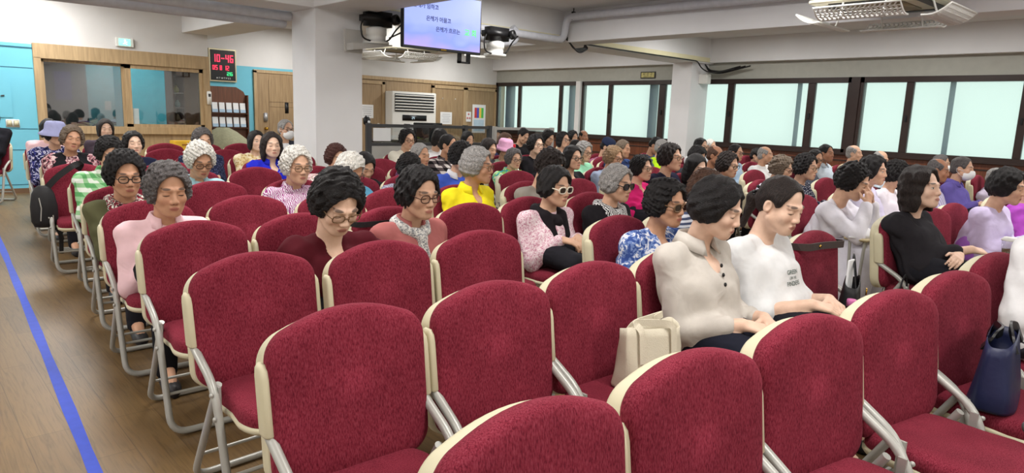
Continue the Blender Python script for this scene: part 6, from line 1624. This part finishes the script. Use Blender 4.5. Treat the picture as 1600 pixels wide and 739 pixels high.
# shoulder bag hanging on the aisle chair
sb = thing('shoulder_bag', (.90, 6.40, .36), 'black shoulder bag hanging from the aisle chair corner', 'bag', R_(-6))
rings = []
for t, k in ((0, .3), (.02, .8), (.15, 1), (.5, 1.02), (.8, .85), (.95, .6), (1.0, .3)):
    rings.append([Vector((.090 * k * math.cos(a), .055 * k * math.sin(a) * (1.1 - .3 * t), .33 * t)) for a in [2 * math.pi * i / 28 for i in range(28)]])
MB().loft(rings).build('bag_body', M_BAGBLK, sb)
strap('strap_band', [(.02, .0, .30), (.10, -.03, .40), (.22, -.045, .495), (.28, .03, .502), (.25, .09, .44)], .045, .008, M_BAGBLK, sb, up=(0.3, .95, 0))
MB().tube([(-.03, -.066, .06), (-.02, -.068, .16), (-.03, -.058, .24)], .004, 6).build('zip', M_STEEL, sb)
strap('loose_strap', [(.05, .02, .02), (.10, .0, -.06), (.09, .0, -.22)], .03, .006, M_BAGBLK, sb, up=(0, 1, 0))

# bottle with a pink cap, on the chair seat by the handbag
bt = thing('water_bottle', (3.205, 1.16, .436), 'clear patterned bottle with pink cap by black handbag', 'bottle')
M_CLEAR = glass_mat('bottle_clear', (.88, .90, .90), .12)
MB().lathe([(.0, 0), (.034, 0), (.036, .01), (.034, .06), (.036, .085), (.030, .105), (.017, .118), (.017, .125)], 22).build('bottle_body', M_CLEAR, bt)
MB().lathe([(.021, .122), (.021, .150), (.019, .154), (0, .155)], 22).build('cap', plain('cap_pink', srgb(232, 130, 190), .4), bt)
MB().lathe([(.0362, .03), (.0366, .04), (.0366, .075), (.0362, .08)], 22).build('label_band', fabric(('zebra', ((24, 24, 26), (214, 214, 218)), 60)), bt)

# little tables between the blocks, with what lies on them
M_BOARD = plain('beige_board', srgb(196, 180, 144), .5, var=.04)
def side_table(x, y, z, w_, d_, label):
    t = thing('side_table', (x, y, 0), label, 'table')
    MB().box((-w_ / 2, -d_ / 2, z - .022), (w_ / 2, d_ / 2, z), bev=.005).build('table_top', M_BOARD, t)
    for sx in (-1, 1):
        MB().tube([(sx * (w_ / 2 - .04), d_ / 2 - .03, z - .02), (sx * (w_ / 2 - .06), d_ / 2 - .06, 0.012)], .011, 8).build('leg', M_STEEL, t)
        MB().tube([(sx * (w_ / 2 - .04), -d_ / 2 + .03, z - .02), (sx * (w_ / 2 - .06), -d_ / 2 + .06, 0.012)], .011, 8).build('leg', M_STEEL, t)
    return t
p = at_z(1342, 372, .62)
side_table(4.99, 1.79, .62, .24, .16, 'small beige side table beside the long white dress')
cl_ = MB(); rings = []
for t, k in ((0, 1), (.3, .9), (.6, .62), (.85, .35), (1, .05)):
    rings.append([Vector((.13 * k * math.cos(a) * (1 + .2 * math.sin(3 * a + t * 5)), .08 * k * math.sin(a) * (1 + .2 * math.sin(4 * a + 2)), .075 * t)) for a in [2 * math.pi * i / 30 for i in range(30)]])
o = cl_.loft(rings).build('white_cloth', plain('white_cotton', srgb(236, 236, 240), .9)); o.location = (4.98, 1.79, .62); tag(o, 'crumpled white cloth on beige side table', 'cloth')
p2 = at_z(1590, 408, .62)
side_table(p2.x + .06, p2.y + .02, .62, .42, .26, 'small beige side table with iced coffee in front of lilac dress')
cp = thing('coffee_cup', (p2.x - .01, p2.y + .05, .62), 'clear plastic cup of iced coffee on side table', 'cup')
MB().lathe([(0, .002), (.028, .002), (.030, .0), (.042, .115), (.044, .118)], 24).build('cup_wall', M_CLEAR, cp)
MB().lathe([(0, .004), (.027, .004), (.035, .065), (0, .066)], 24).build('coffee', plain('coffee_brown', srgb(74, 36, 20), .2), cp)
MB().lathe([(.046, .116), (.046, .122), (.036, .132), (.034, .136), (0, .137)], 24).build('lid', M_WHITE, cp)
o = bx((p2.x - .10, p2.y - .08, .62), (p2.x - .02, p2.y + .02, .628), .002).build('coaster', M_PAPER); tag(o, 'white coaster on the coffee side table', 'coaster')
zb = thing('patterned_bag', (4.36, 1.30, .0), 'black and white patterned bag with black loop on floor', 'bag')
o = bag_shell('bag_body', .28, .16, .40, fabric(('zebra', ((26, 26, 28), (222, 222, 224)), 26)), zb, .03, seed=11)
strap('handle', [(-.06, 0, .38), (-.05, 0, .48), (0, 0, .53), (.05, 0, .48), (.06, 0, .38)], .014, .006, M_BAGBLK, zb)
